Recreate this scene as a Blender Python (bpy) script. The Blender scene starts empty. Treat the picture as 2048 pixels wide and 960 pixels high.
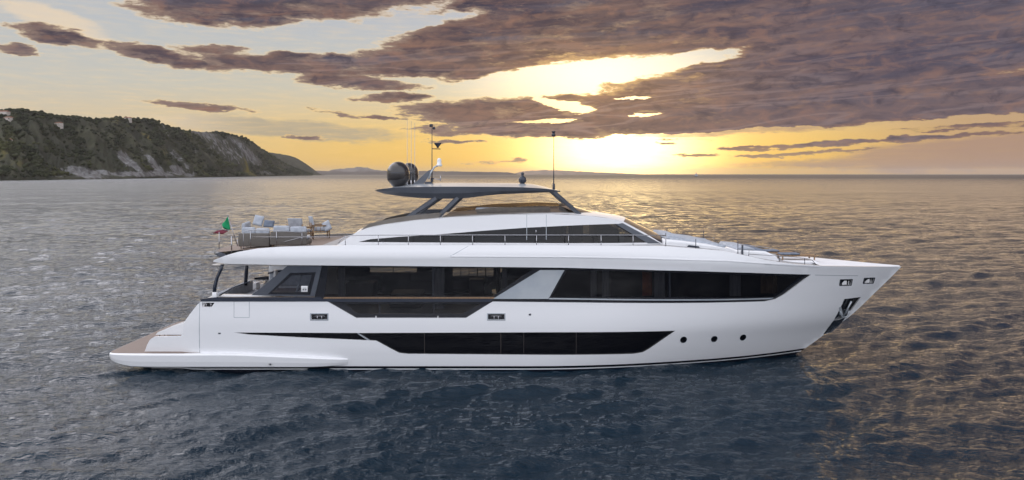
import bpy, math, random
import numpy as np
from mathutils import Vector, Matrix
from mathutils.geometry import delaunay_2d_cdt
random.seed(7)
scene = bpy.context.scene
col = scene.collection
R = math.radians
# ------------------------------------------------------------------ camera
F, HZ, CH = 1496.0, 348.0, 9.26          # focal length and horizon of a 2048 px wide picture, eye height
cam_d = bpy.data.cameras.new('camera')
cam = bpy.data.objects.new('camera', cam_d); col.objects.link(cam)
cam.location = (0, 0, CH); cam.rotation_euler = (R(90), 0, 0)
cam_d.sensor_width = 36; cam_d.lens = 36 * F / 2048
cam_d.shift_y = -(480 - HZ) / 2048
cam_d.clip_start = .5; cam_d.clip_end = 90000
scene.camera = cam
scene.view_settings.view_transform = 'Standard'
scene.view_settings.look = 'None'
scene.view_settings.exposure = 0
scene.view_settings.gamma = 1
scene.cycles.use_denoising = True
scene.cycles.max_bounces = 7
scene.cycles.transparent_max_bounces = 16
scene.cycles.caustics_reflective = False
scene.cycles.caustics_refractive = False
scene.cycles.sample_clamp_indirect = 4
SUN_AZ, SUN_EL = 8.2, 2.6

# ------------------------------------------------------------------ node helper
class NT:
    def __init__(s, tree): s.t = tree; s.n = tree.nodes; s.l = tree.links
    def node(s, typ, **kw):
        n = s.n.new(typ)
        for k, v in kw.items(): setattr(n, k, v)
        return n
    def put(s, sock, v):
        if isinstance(v, bpy.types.NodeSocket): s.l.new(v, sock)
        elif v is not None: sock.default_value = v
    def m(s, op, a, b=None, c=None, clamp=False):
        n = s.node('ShaderNodeMath', operation=op, use_clamp=clamp)
        s.put(n.inputs[0], a); s.put(n.inputs[1], b); s.put(n.inputs[2], c)
        return n.outputs[0]
    def vm(s, op, a, b=None, c=None):
        n = s.node('ShaderNodeVectorMath', operation=op)
        s.put(n.inputs[0], a)
        if b is not None:
            if op == 'SCALE': s.put(n.inputs[3], b)
            else: s.put(n.inputs[1], b)
        if c is not None: s.put(n.inputs[2], c)
        return n.outputs['Value'] if op in ('LENGTH', 'DOT_PRODUCT', 'DISTANCE') else n.outputs[0]
    def mix(s, f, a, b, blend='MIX', clamp=True):
        n = s.node('ShaderNodeMix', data_type='RGBA', blend_type=blend, clamp_factor=clamp)
        s.put(n.inputs[0], f)
        for i, v in ((6, a), (7, b)):
            if isinstance(v, (tuple, list)) and len(v) == 3: v = (*v, 1)
            s.put(n.inputs[i], v)
        return n.outputs[2]
    def ss(s, x, lo, hi, a=0., b=1.):
        n = s.node('ShaderNodeMapRange', interpolation_type='SMOOTHSTEP')
        s.put(n.inputs[0], x)
        n.inputs[1].default_value = lo; n.inputs[2].default_value = hi
        n.inputs[3].default_value = a; n.inputs[4].default_value = b
        return n.outputs[0]
    def lin(s, x, lo, hi, a=0., b=1.):
        n = s.node('ShaderNodeMapRange')
        s.put(n.inputs[0], x)
        n.inputs[1].default_value = lo; n.inputs[2].default_value = hi
        n.inputs[3].default_value = a; n.inputs[4].default_value = b
        return n.outputs[0]
    def noise(s, v, scale, detail=3, rough=.5, dist=0, out='Fac'):
        n = s.node('ShaderNodeTexNoise')
        s.put(n.inputs['Vector'], v)
        n.inputs['Scale'].default_value = scale; n.inputs['Detail'].default_value = detail
        n.inputs['Roughness'].default_value = rough; n.inputs['Distortion'].default_value = dist
        return n.outputs[out]
    def ramp(s, x, stops, interp='LINEAR'):
        n = s.node('ShaderNodeValToRGB'); s.put(n.inputs[0], x)
        cr = n.color_ramp; cr.interpolation = interp
        while len(cr.elements) < len(stops): cr.elements.new(.5)
        for e, (p, c) in zip(cr.elements, stops): e.position = p; e.color = (*c, 1)
        return n.outputs[0]
    def xyz(s, x, y, z=0.):
        n = s.node('ShaderNodeCombineXYZ')
        s.put(n.inputs[0], x); s.put(n.inputs[1], y); s.put(n.inputs[2], z)
        return n.outputs[0]

# ------------------------------------------------------------------ world: sunset sky with clouds, in azimuth / elevation degrees
def deg(px, py):
    a = math.atan((px - 1024) / F)
    e = math.atan((HZ - py) / F * math.cos(a))
    return math.degrees(a), math.degrees(e)
world = bpy.data.worlds.new('World'); scene.world = world; world.use_nodes = True
T = NT(world.node_tree); T.n.clear()
tc = T.node('ShaderNodeTexCoord').outputs['Generated']
sep = T.node('ShaderNodeSeparateXYZ'); T.put(sep.inputs[0], tc)
dx, dy, dz = sep.outputs
az = T.m('MULTIPLY', T.m('ARCTAN2', dx, dy), 57.29578)
el = T.m('MULTIPLY', T.m('ARCSINE', dz), 57.29578)
ae = T.xyz(az, el)
lay = T.xyz(T.m('MULTIPLY', az, .16), T.m('MULTIPLY', el, .62))       # cloud-texture space, stretched along the horizon
w1 = T.vm('SUBTRACT', T.noise(lay, .8, 3, .55, out='Color'), (.5, .5, .5))
w2 = T.vm('SUBTRACT', T.noise(lay, 4.5, 4, .6, out='Color'), (.5, .5, .5))
warp = T.vm('ADD', T.vm('MULTIPLY', w1, (3.2, .9, 0)), T.vm('MULTIPLY', w2, (1.5, .62, 0)))
aw = T.vm('ADD', ae, warp)
def ell(px, py, rx, ry, rot=0.):
    """cone field of an elliptical cloud: 1 at its middle, 0 at the rim"""
    a0, e0 = deg(px, py)
    c = math.cos(math.radians(a0)) ** 2
    k = 57.29578 / F
    mp = T.node('ShaderNodeMapping', vector_type='TEXTURE')
    T.put(mp.inputs[0], aw)
    mp.inputs[1].default_value = (a0, e0, 0)
    mp.inputs[2].default_value = (0, 0, R(rot))
    mp.inputs[3].default_value = (rx * k * c, ry * k * math.sqrt(c), 1)
    return T.m('SUBTRACT', 1., T.vm('DOT_PRODUCT', mp.outputs[0], mp.outputs[0]))
CL = [  # px, py, rx, ry, rotation (anticlockwise), weight
    (430, -2, 230, 60, 0, 1), (640, 5, 260, 38, 4, 1),
    (1600, -60, 900, 175, 0, 1.6), (1250, 10, 420, 125, 0, 1.6), (960, 95, 200, 62, 0, 1.3),
    (1800, 60, 650, 110, 0, 1.6), (1650, 150, 560, 52, 3, 1.3), (2100, 190, 560, 60, 3, 1.2),
    (640, 128, 320, 25, 0, 1.1), (330, 115, 150, 18, -8, 1.), (880, 120, 200, 36, 0, 1.3), (980, 135, 130, 30, 4, 1.2),
    (720, 163, 140, 14, -3, .9), (790, 193, 90, 11, 3, .8), (430, 99, 95, 12, -2, .7),
    (410, 211, 135, 8, -3, .75), (110, 72, 90, 20, -8, .8), (40, 97, 60, 10, -4, .7),
    (760, 232, 70, 5, -3, .6), (665, 226, 70, 5, -8, .5),
    (590, 277, 60, 5, 0, .4), (1000, 235, 210, 34, -4, 1.2), (1180, 205, 330, 24, 0, 1.2), (1500, 225, 560, 46, 2, 1.5),
    (1150, 258, 260, 18, -4, 1.),
    (900, 285, 90, 5, 0, .4), (1000, 322, 70, 5, 3, .35), (1480, 297, 80, 5, 0, .6), (1390, 311, 60, 5, 2, .5), (1330, 287, 30, 4, 0, .5),
    (1900, 262, 60, 3, 2, .4), (1760, 283, 300, 5.5, 3, .75), (1600, 306, 190, 4.5, 2, .7), (1350, 248, 600, 24, 1, 1.3), (1650, 205, 620, 40, 2, 1.5), (1560, 135, 300, 26, 3, 1.2), (960, 163, 60, 11, 10, .8), (1390, 172, 150, 22, 2, 1.1),
]
D = None
for c in CL:
    e = ell(*c[:5])
    if c[5] != 1: e = T.m('MULTIPLY', e, c[5])
    D = e if D is None else T.m('MAXIMUM', D, e)
HOLES = [(1130, 155, 215, 29, 8), (1320, 130, 170, 15, 9), (1125, 208, 58, 11, -14), (1010, 170, 150, 14, 2), (1265, 193, 40, 3.2, 3),
         (1085, 243, 60, 3.6, 2), (1300, 227, 34, 3, 5), (1830, 250, 430, 9, 4.5), (1500, 268, 260, 5, 2), (720, 66, 240, 16, 12), (1400, 268, 240, 5, 2)]
for h in HOLES:
    e = T.m('MULTIPLY', ell(*h), -1.15)
    D = T.m('MINIMUM', D, T.m('ADD', e, .26))
nz = T.noise(lay, 1.9, 8, .56, .3)
nz_s = T.noise(T.vm('ADD', lay, (-.06, .10, 0)), 1.9, 8, .56, .3)        # the same noise a little farther from the sun
D = T.m('MINIMUM', D, .78)
nf = T.noise(T.vm('ADD', lay, T.vm('SCALE', w2, .25)), 8., 5, .62)
Dn = T.m('ADD', T.m('ADD', D, T.m('MULTIPLY', T.m('SUBTRACT', nz, .52), 1.7)), T.m('MULTIPLY', T.m('SUBTRACT', nf, .5), .85))
THIN = [(555, 257, 290, 25, -4, 1), (2080, 300, 560, 42, 3, 1.2), (1750, 322, 330, 14, 1, .6), (100, 34, 140, 24, -12, .8), (170, 72, 70, 22, -8, .6),
        (1480, 262, 330, 10, 2, .6)]
D2 = None
for c in THIN:
    e = T.m('MULTIPLY', ell(*c[:5]), c[5]); D2 = e if D2 is None else T.m('MAXIMUM', D2, e)
cov2 = T.m('MULTIPLY', T.ss(T.m('ADD', D2, T.m('ADD', T.m('MULTIPLY', T.m('SUBTRACT', nz, .5), .9), T.m('MULTIPLY', T.m('SUBTRACT', nf, .5), .5))), .0, .62), .78)
wisp = T.m('MULTIPLY', T.m('SUBTRACT', T.noise(T.vm('MULTIPLY', lay, (1, 2.2, 1)), 3.1, 6, .6), .55), .5)
Dn = T.m('MAXIMUM', Dn, T.m('SUBTRACT', wisp, .06))
cov = T.ss(Dn, -.16, .34)
thick = T.ss(Dn, .04, .55)
relief = T.m('MULTIPLY', T.m('SUBTRACT', nz, nz_s), 4.2)
# sun distance (degrees), squashed so that the glow spreads along the horizon
sdx = T.m('MULTIPLY', T.m('SUBTRACT', az, deg(1235, 0)[0]), 1.)
sde = T.m('SUBTRACT', el, 1.6)
sd = T.vm('LENGTH', T.xyz(T.m('MULTIPLY', sdx, .62), T.m('MULTIPLY', sde, 1.15)))
g1 = T.m('EXPONENT', T.m('MULTIPLY', T.m('MULTIPLY', sd, sd), -.085))
g2 = T.m('EXPONENT', T.m('MULTIPLY', sd, -.30))
sd3 = T.vm('LENGTH', T.xyz(T.m('MULTIPLY', T.m('SUBTRACT', az, deg(1190, 0)[0]), .36), T.m('SUBTRACT', el, deg(1150, 150)[1])))
g3 = T.m('EXPONENT', T.m('MULTIPLY', T.m('MULTIPLY', sd3, sd3), -.12))
hor = T.m('EXPONENT', T.m('MULTIPLY', T.m('ABSOLUTE', el), -.36))
elr = T.m('DIVIDE', el, 90., clamp=True)
clear = T.ramp(elr, [(0, (.90, .55, .09)), (.03, (.86, .58, .19)), (.07, (.63, .59, .48)), (.105, (.54, .56, .57)), (.145, (.47, .51, .60)),
                     (.3, (.20, .24, .34)), (1, (.30, .36, .48))])
left = T.ss(az, -38, -6)
clear = T.mix(T.m('MULTIPLY', T.m('SUBTRACT', 1., left), .5), clear, (.54, .56, .58))
right = T.ss(az, 19, 33)
clear = T.mix(T.m('MULTIPLY', right, .75), clear, (.46, .29, .20))
glow = T.vm('ADD', T.vm('SCALE', T.xyz(1.0, .78, .45), T.m('MULTIPLY', g1, 3.4)), T.vm('SCALE', T.xyz(.95, .56, -.16), T.m('MULTIPLY', g2, .66)))
glow = T.vm('ADD', glow, T.vm('SCALE', T.xyz(.9, .75, .5), g3))
yellow = T.mix(T.m('MULTIPLY', T.m('MULTIPLY', hor, g2), 1.0), clear, (1.1, .70, .08))
clearg = T.vm('ADD', yellow, glow)
# cloud colours: a broad light/dark pattern, streaks lit from below, small relief
m1 = T.noise(T.vm('MULTIPLY', lay, (.8, 1.0, 1)), .75, 5, .52, .3)
tilt = T.xyz(T.m('MULTIPLY', az, .05), T.m('MULTIPLY', T.m('ADD', el, T.m('MULTIPLY', az, -.055)), .62), 2.)
m2 = T.noise(tilt, 1.5, 5, .50, .5)
m3 = T.noise(T.vm('ADD', tilt, (5, 1, 3)), 1.25, 4, .5, .8)
ridge = T.ss(T.m('ABSOLUTE', T.m('SUBTRACT', m3, .5)), .055, .0)
dark = T.mix(T.ss(m1, .38, .60), (.062, .052, .078), (.150, .104, .104))
dark = T.mix(T.m('MULTIPLY', T.ss(m2, .46, .68), .70), dark, (.28, .165, .125))
dark = T.mix(T.m('MULTIPLY', T.ss(m2, .50, .30), .70), dark, (.105, .108, .150))
dark = T.mix(T.m('MULTIPLY', T.ss(el, 8.5, 3.5), .6), dark, (.235, .145, .115))
dark = T.mix(T.m('MULTIPLY', T.ss(relief, .05, .60), .22), dark, (.42, .22, .13))
dark = T.mix(T.m('MULTIPLY', T.ss(relief, -.05, -.6), .40), dark, (.060, .052, .075))
dark = T.mix(T.m('MULTIPLY', ridge, T.ss(el, 13, 4, .10, .42)), dark, (.46, .32, .28))
dark = T.mix(T.m('MULTIPLY', T.ss(az, 4, 26), .45), dark, (.105, .098, .145))
m4 = T.noise(T.xyz(T.m('MULTIPLY', az, .30), T.m('MULTIPLY', T.m('ADD', el, T.m('MULTIPLY', az, -.03)), .75), 9.), 1.7, 7, .62, .7)
dark = T.mix(T.m('MULTIPLY', T.ss(m4, .50, .68), .42), dark, (.34, .185, .135))
dark = T.mix(T.m('MULTIPLY', T.ss(m4, .50, .30), .62), dark, (.046, .042, .066))
dark = T.vm('ADD', dark, T.vm('SCALE', T.xyz(.46, .25, .06), T.m('MULTIPLY', T.m('ADD', T.m('MULTIPLY', g3, 1.5), g2), .26)))
rim = T.vm('ADD', T.vm('SCALE', clearg, .50), T.vm('SCALE', T.xyz(.66, .42, .12), T.ss(az, 34, 8, .35, 1)))
rim = T.vm('ADD', rim, T.vm('SCALE', T.xyz(1., .8, .45), T.m('MULTIPLY', T.m('ADD', g3, g2), .6)))
mid = T.vm('ADD', T.mix(T.ss(az, 6, 20), (.30, .215, .175), (.26, .155, .125)), T.vm('SCALE', T.xyz(.60, .34, .05), T.m('MULTIPLY', T.m('ADD', T.m('MULTIPLY', g3, 1.6), g2), .62)))
cloud = T.mix(T.ss(Dn, .20, .72), T.mix(T.ss(Dn, .0, .34), rim, mid), dark)
cloud = T.mix(T.m('MULTIPLY', T.ss(el, 2.6, .6), .55), cloud, T.mix(right, (.78, .50, .20), (.47, .29, .20)))
ns = T.node('ShaderNodeTexSky', sky_type='NISHITA', sun_disc=False)
ns.sun_elevation = R(SUN_EL); ns.sun_rotation = R(SUN_AZ)
nish = T.vm('SCALE', ns.outputs[0], .05)
clr = T.vm('ADD', T.vm('SCALE', clearg, .93), T.vm('SCALE', nish, .12))
thinc = T.vm('ADD', T.mix(T.ss(az, -12, 14), (.42, .37, .29), (.40, .255, .20)), T.vm('SCALE', T.xyz(.5, .28, .06), T.m('MULTIPLY', g2, .8)))
thinc = T.mix(T.ss(az, -18, -28), thinc, (.80, .66, .50))
front = T.mix(cov, T.mix(cov2, clr, thinc), cloud)
# the sky overhead and behind the viewer: unseen, shaped to light hull and sea
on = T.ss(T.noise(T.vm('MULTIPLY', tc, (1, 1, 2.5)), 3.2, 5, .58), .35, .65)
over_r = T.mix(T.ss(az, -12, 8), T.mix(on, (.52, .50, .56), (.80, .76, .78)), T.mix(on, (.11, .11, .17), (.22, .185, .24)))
over_lo = T.mix(T.ss(az, -14, -25), over_r, T.mix(on, (1.95, 1.92, 2.05), (2.75, 2.65, 2.75)))  # upper left sky made extra bright so the water below it lightens
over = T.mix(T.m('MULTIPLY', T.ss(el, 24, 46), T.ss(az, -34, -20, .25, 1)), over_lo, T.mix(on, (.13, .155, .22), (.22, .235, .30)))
rear = T.mix(T.ss(T.noise(T.vm('MULTIPLY', tc, (1, 1, 3)), 1.8, 4, .55), .3, .7), (1.32, 1.40, 1.62), (1.62, 1.62, 1.70))  # brighter than the sunset side, added to light the hull's near side
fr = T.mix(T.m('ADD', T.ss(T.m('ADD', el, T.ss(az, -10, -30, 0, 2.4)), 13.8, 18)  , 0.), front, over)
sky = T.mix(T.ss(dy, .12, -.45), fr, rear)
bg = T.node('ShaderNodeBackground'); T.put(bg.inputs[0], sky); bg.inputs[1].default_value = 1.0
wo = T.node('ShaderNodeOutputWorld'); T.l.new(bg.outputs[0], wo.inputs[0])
world.cycles.sampling_method = 'MANUAL'; world.cycles.sample_map_resolution = 1024
# ------------------------------------------------------------------ the sun, low and veiled behind the yacht
sl = bpy.data.lights.new('sun', 'SUN'); sun = bpy.data.objects.new('sun', sl); col.objects.link(sun)
sl.energy = .5; sl.angle = R(60); sl.color = (1, .72, .42)
sv = Vector((math.sin(R(SUN_AZ)) * math.cos(R(SUN_EL)), math.cos(R(SUN_AZ)) * math.cos(R(SUN_EL)), math.sin(R(SUN_EL))))
sun.rotation_euler = sv.to_track_quat('Z', 'Y').to_euler()

# ------------------------------------------------------------------ materials
def mat(name, color, rough=.4, metal=0., spec=.5, coat=0., build=None):
    m = bpy.data.materials.new(name); m.use_nodes = True
    t = NT(m.node_tree); b = t.n['Principled BSDF']
    b.inputs['Base Color'].default_value = (*color, 1); b.inputs['Roughness'].default_value = rough
    b.inputs['Metallic'].default_value = metal; b.inputs['Specular IOR Level'].default_value = spec
    b.inputs['Coat Weight'].default_value = coat; b.inputs['Coat Roughness'].default_value = .08
    if build: build(t, b)
    return m
def objco(t): return t.node('ShaderNodeTexCoord').outputs['Object']
def vary(c1, c2, scale, stretch=(1, 1, 1), detail=4, lo=.35, hi=.65, bump=0., bd=.01):
    def f(t, b):
        v = t.vm('MULTIPLY', objco(t), stretch)
        n = t.noise(v, scale, detail, .55)
        t.put(b.inputs['Base Color'], t.mix(t.ss(n, lo, hi), c1, c2))
        if bump:
            bp = t.node('ShaderNodeBump'); bp.inputs['Strength'].default_value = bump; bp.inputs['Distance'].default_value = bd
            t.put(bp.inputs['Height'], n); t.put(b.inputs['Normal'], bp.outputs[0])
    return f
def hullpaint(t, b):
    co = objco(t)
    s = t.node('ShaderNodeSeparateXYZ'); t.put(s.inputs[0], co)
    z = s.outputs[2]
    base = t.mix(t.ss(t.noise(t.vm('MULTIPLY', co, (.35, 1, 1.2)), 1.6, 4, .6), .3, .75), (.80, .805, .82), (.793, .798, .814))
    # boot stripe paint: black, thin white line, dark antifouling
    k1 = t.m('LESS_THAN', z, .23); k2 = t.m('LESS_THAN', z, .115); k3 = t.m('LESS_THAN', z, .06)
    c = t.mix(k1, base, (.006, .007, .012)); c = t.mix(k2, c, (.75, .76, .78)); c = t.mix(k3, c, (.008, .010, .018))
    t.put(b.inputs['Base Color'], c)
    t.put(b.inputs['Roughness'], t.lin(t.noise(t.vm('MULTIPLY', co, (.3, 1, 1)), 1.2, 4, .6), .3, .7, .13, .20))
    bp = t.node('ShaderNodeBump'); bp.inputs['Strength'].default_value = .10; bp.inputs['Distance'].default_value = .02
    t.put(bp.inputs['Height'], t.noise(t.vm('MULTIPLY', co, (.6, 1, 1)), 1.1, 2, .5)); t.put(b.inputs['Normal'], bp.outputs[0])
M = {}
M['gelcoat'] = mat('white_gelcoat', (.79, .80, .82), .24, build=hullpaint)
M['white'] = mat('white_superstructure', (.79, .80, .82), .25, build=vary((.80, .805, .82), (.785, .79, .805), .8))
M['grey'] = mat('metallic_grey_paint', (.085, .10, .14), .28, .25, build=vary((.075, .083, .102), (.09, .10, .12), 1.5))
M['bronze'] = mat('grey_brown_paint', (.10, .09, .08), .3, .2, build=vary((.10, .088, .075), (.13, .115, .10), 1.5))
M['silver'] = mat('silver_grey_panel', (.42, .46, .50), .22, .25, build=vary((.40, .44, .48), (.48, .51, .54), .6))
M['black'] = mat('black_gloss', (.010, .011, .016), .12)
M['navy'] = mat('dark_navy_trim', (.022, .028, .045), .25)
M['steel'] = mat('polished_steel', (.42, .42, .44), .16, 1.)
M['radome'] = mat('black_radome', (.022, .018, .018), .16, coat=.5)
M['cushion'] = mat('pale_grey_cushion', (.42, .45, .50), .85, build=vary((.44, .47, .52), (.34, .37, .42), 6, bump=.3))
M['cushion_dark'] = mat('blue_grey_cushion', (.16, .19, .25), .85, build=vary((.18, .21, .27), (.12, .145, .19), 6, bump=.3))
M['wicker'] = mat('taupe_weave', (.16, .14, .12), .8, build=vary((.17, .155, .14), (.11, .10, .09), 30, (1, 1, 3), bump=.4))
M['wood'] = mat('honey_wood', (.40, .22, .09), .45, build=vary((.30, .185, .10), (.18, .11, .06), 3, (12, 1, 1)))
M['skin_white'] = mat('white_plastic', (.78, .78, .78), .35)
M['curtain'] = mat('pale_curtain', (.42, .43, .50), .9, build=vary((.46, .47, .54), (.30, .31, .37), 5, (6, 6, .2)))
M['orange'] = mat('orange_panel', (.55, .14, .04), .6, build=vary((.6, .17, .05), (.35, .08, .03), 3))
M['interior'] = mat('dark_interior', (.035, .028, .026), .6, build=vary((.045, .035, .03), (.025, .02, .02), .8))
def teak_b(t, b):
    co = objco(t); s = t.node('ShaderNodeSeparateXYZ'); t.put(s.inputs[0], co)
    y = t.m('FRACT', t.m('MULTIPLY', s.outputs[1], 1 / .11))
    seam = t.m('LESS_THAN', y, .10)
    plank = t.node('ShaderNodeTexWhiteNoise', noise_dimensions='1D'); t.put(plank.inputs['W'], t.m('FLOOR', t.m('MULTIPLY', s.outputs[1], 1 / .11)))
    n = t.noise(t.vm('MULTIPLY', co, (1, 14, 1)), 2, 4, .6)
    c = t.mix(n, (.16, .115, .095), (.27, .20, .165))
    c = t.mix(t.m('MULTIPLY', plank.outputs[0], .35), c, (.20, .14, .11))
    t.put(b.inputs['Base Color'], t.mix(t.m('MULTIPLY', seam, .8), c, (.03, .025, .025)))
M['teak'] = mat('teak_planking', (.24, .16, .11), .55, build=teak_b)
M['deckgrey'] = mat('grey_deck', (.36, .36, .37), .6, build=vary((.40, .39, .39), (.31, .31, .32), 3))
def glass_mat(name, tint, refl=(1, 1, 1), body=(.004, .004, .006), dens=.6):
    """dark marine glass: mirror reflection by Fresnel, the rest partly clear, partly near-black"""
    m = bpy.data.materials.new(name); m.use_nodes = True; t = NT(m.node_tree); t.n.clear()
    tr = t.node('ShaderNodeBsdfTransparent'); tr.inputs[0].default_value = (*tint, 1)
    df = t.node('ShaderNodeBsdfDiffuse'); df.inputs[0].default_value = (*body, 1)
    gl = t.node('ShaderNodeBsdfGlossy'); gl.inputs[0].default_value = (*refl, 1); gl.inputs[1].default_value = .015
    bp = t.node('ShaderNodeBump'); bp.inputs['Strength'].default_value = .12; bp.inputs['Distance'].default_value = .01
    t.put(bp.inputs['Height'], t.noise(objco(t), .9, 2)); t.put(gl.inputs['Normal'], bp.outputs[0])
    fr = t.node('ShaderNodeFresnel'); fr.inputs[0].default_value = 1.40
    a = t.node('ShaderNodeMixShader'); a.inputs[0].default_value = dens; t.l.new(tr.outputs[0], a.inputs[1]); t.l.new(df.outputs[0], a.inputs[2])
    b = t.node('ShaderNodeMixShader'); t.l.new(fr.outputs[0], b.inputs[0]); t.l.new(a.outputs[0], b.inputs[1]); t.l.new(gl.outputs[0], b.inputs[2])
    o = t.node('ShaderNodeOutputMaterial'); t.l.new(b.outputs[0], o.inputs[0])
    return m
M['glass'] = glass_mat('dark_window_glass', (.72, .72, .70), dens=.60)
M['deckwhite'] = mat('matt_white_deck', (.8, .8, .81), .6, spec=.25, build=vary((.80, .80, .82), (.76, .765, .78), 2))
M['hullglass'] = glass_mat('black_hull_glass', (.2, .2, .2), dens=.97)
M['tint'] = glass_mat('brown_tinted_glass', (.50, .40, .30), body=(.035, .028, .022), dens=.55)
M['wingglass'] = glass_mat('grey_clear_glass', (.75, .77, .80), body=(.03, .035, .05), dens=.55)

# ------------------------------------------------------------------ mesh helpers
class MB:
    """collects pieces of ONE mesh"""
    def __init__(s): s.v = []; s.f = []; s.mi = []; s.sm = []
    def add(s, vs, fs, mi=0, smooth=False):
        o = len(s.v); s.v += [tuple(v) for v in vs]
        for f in fs: s.f.append([o + i for i in f]); s.mi.append(mi); s.sm.append(smooth)
    def box(s, x0, x1, y0, y1, z0, z1, mi=0, bev=0.):
        if bev <= 0:
            vs = [(x, y, z) for x in (x0, x1) for y in (y0, y1) for z in (z0, z1)]
            s.add(vs, [(0, 1, 3, 2), (4, 6, 7, 5), (0, 4, 5, 1), (2, 3, 7, 6), (0, 2, 6, 4), (1, 5, 7, 3)], mi); return
        b = min(bev, (x1 - x0) * .49, (y1 - y0) * .49, (z1 - z0) * .49)
        rings = []
        for z, k in ((z0, b), (z0 + b * .3, b * .3), (z0 + b, 0), (z1 - b, 0), (z1 - b * .3, b * .3), (z1, b)):
            rings.append([(xx, yy, z) for xx, yy in rrect(x0 + k, x1 - k, y0 + k, y1 - k, b)])
        s.loft(rings, mi, True, True, smooth=True)
    def loft(s, rings, mi=0, cap0=False, cap1=False, closed=True, smooth=True):
        n = len(rings[0]); o = len(s.v)
        for r in rings: s.v += [tuple(p) for p in r]
        for i in range(len(rings) - 1):
            for j in range(n if closed else n - 1):
                a = o + i * n + j; b = o + i * n + (j + 1) % n
                s.f.append([a, b, b + n, a + n]); s.mi.append(mi); s.sm.append(smooth)
        if cap0: s.f.append([o + j for j in range(n)][::-1]); s.mi.append(mi); s.sm.append(False)
        if cap1: s.f.append([o + (len(rings) - 1) * n + j for j in range(n)]); s.mi.append(mi); s.sm.append(False)
    def tube(s, pts, r, mi=0, n=8, r2=None):
        pts = [Vector(p) for p in pts]; rings = []
        for i, p in enumerate(pts):
            d = (pts[min(i + 1, len(pts) - 1)] - pts[max(i - 1, 0)]).normalized()
            u = d.cross(Vector((0, 0, 1)));  u = u.normalized() if u.length > 1e-3 else Vector((1, 0, 0))
            w = d.cross(u); rr = r if r2 is None else r + (r2 - r) * i / (len(pts) - 1)
            rings.append([p + u * math.cos(a) * rr + w * math.sin(a) * rr for a in (2 * math.pi * k / n for k in range(n))])
        s.loft(rings, mi, True, True)
    def bar(s, a, b, w, h, mi=0, up=(0, 0, 1)):
        """straight bar of rectangular section w (sideways) x h"""
        a = Vector(a); b = Vector(b); d = (b - a).normalized(); u = d.cross(Vector(up)).normalized() * w / 2; q = u.cross(d).normalized() * h / 2
        vs = [p + x * u + y * q for p in (a, b) for x, y in ((-1, -1), (1, -1), (1, 1), (-1, 1))]
        s.add(vs, [(3, 2, 1, 0), (4, 5, 6, 7), (0, 1, 5, 4), (1, 2, 6, 5), (2, 3, 7, 6), (3, 0, 4, 7)], mi)
    def lathe(s, prof, c, mi=0, n=28, axis='z'):
        rings = []
        for r, z in prof:
            rg = []
            for k in range(n):
                a = 2 * math.pi * k / n
                if axis == 'z': rg.append((c[0] + r * math.cos(a), c[1] + r * math.sin(a), c[2] + z))
                else: rg.append((c[0] + r * math.cos(a), c[1] - z, c[2] + r * math.sin(a)))
            rings.append(rg)
        s.loft(rings, mi, True, True)
    def prism(s, poly, y0, y1, mi=0):
        """polygon in x,z extruded along y"""
        n = len(poly)
        vs = [(x, y0, z) for x, z in poly] + [(x, y1, z) for x, z in poly]
        s.add(vs, [list(range(n)), list(range(2 * n - 1, n - 1, -1))] + [(i, i + n, (i + 1) % n + n, (i + 1) % n) for i in range(n)], mi)
    def build(s, name, mats, parent=None, normals=None, fixn=True):
        me = bpy.data.meshes.new(name)
        me.from_pydata(s.v, [], s.f)
        me.polygons.foreach_set('material_index', s.mi)
        me.polygons.foreach_set('use_smooth', s.sm)
        for m in (mats if isinstance(mats, (list, tuple)) else [mats]): me.materials.append(M[m] if isinstance(m, str) else m)
        me.validate(); me.update()
        if fixn:
            import bmesh
            bm = bmesh.new(); bm.from_mesh(me); bmesh.ops.recalc_face_normals(bm, faces=bm.faces); bm.to_mesh(me); bm.free()
        if normals is not None: me.normals_split_custom_set_from_vertices(normals)
        o = bpy.data.objects.new(name, me); col.objects.link(o)
        if parent: o.parent = parent
        return o
def rrect(x0, x1, y0, y1, r, n=4):
    r = min(r, (x1 - x0) * .49, (y1 - y0) * .49); out = []
    for cx, cy, a0 in ((x1 - r, y1 - r, 0), (x0 + r, y1 - r, 90), (x0 + r, y0 + r, 180), (x1 - r, y0 + r, 270)):
        for k in range(n + 1):
            a = R(a0 + 90 * k / n); out.append((cx + r * math.cos(a), cy + r * math.sin(a)))
    return out
def tag(o, label=None, cat=None, group=None, kind=None):
    for k, v in (('label', label), ('category', cat), ('group', group), ('kind', kind)):
        if v: o[k] = v
    return o
def thing(name, loc, label, cat, group=None, rz=0):
    o = bpy.data.objects.new(name, None); col.objects.link(o); o.location = loc; o.rotation_euler = (0, 0, rz)
    o.empty_display_size = .3
    return tag(o, label, cat, group)
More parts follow.
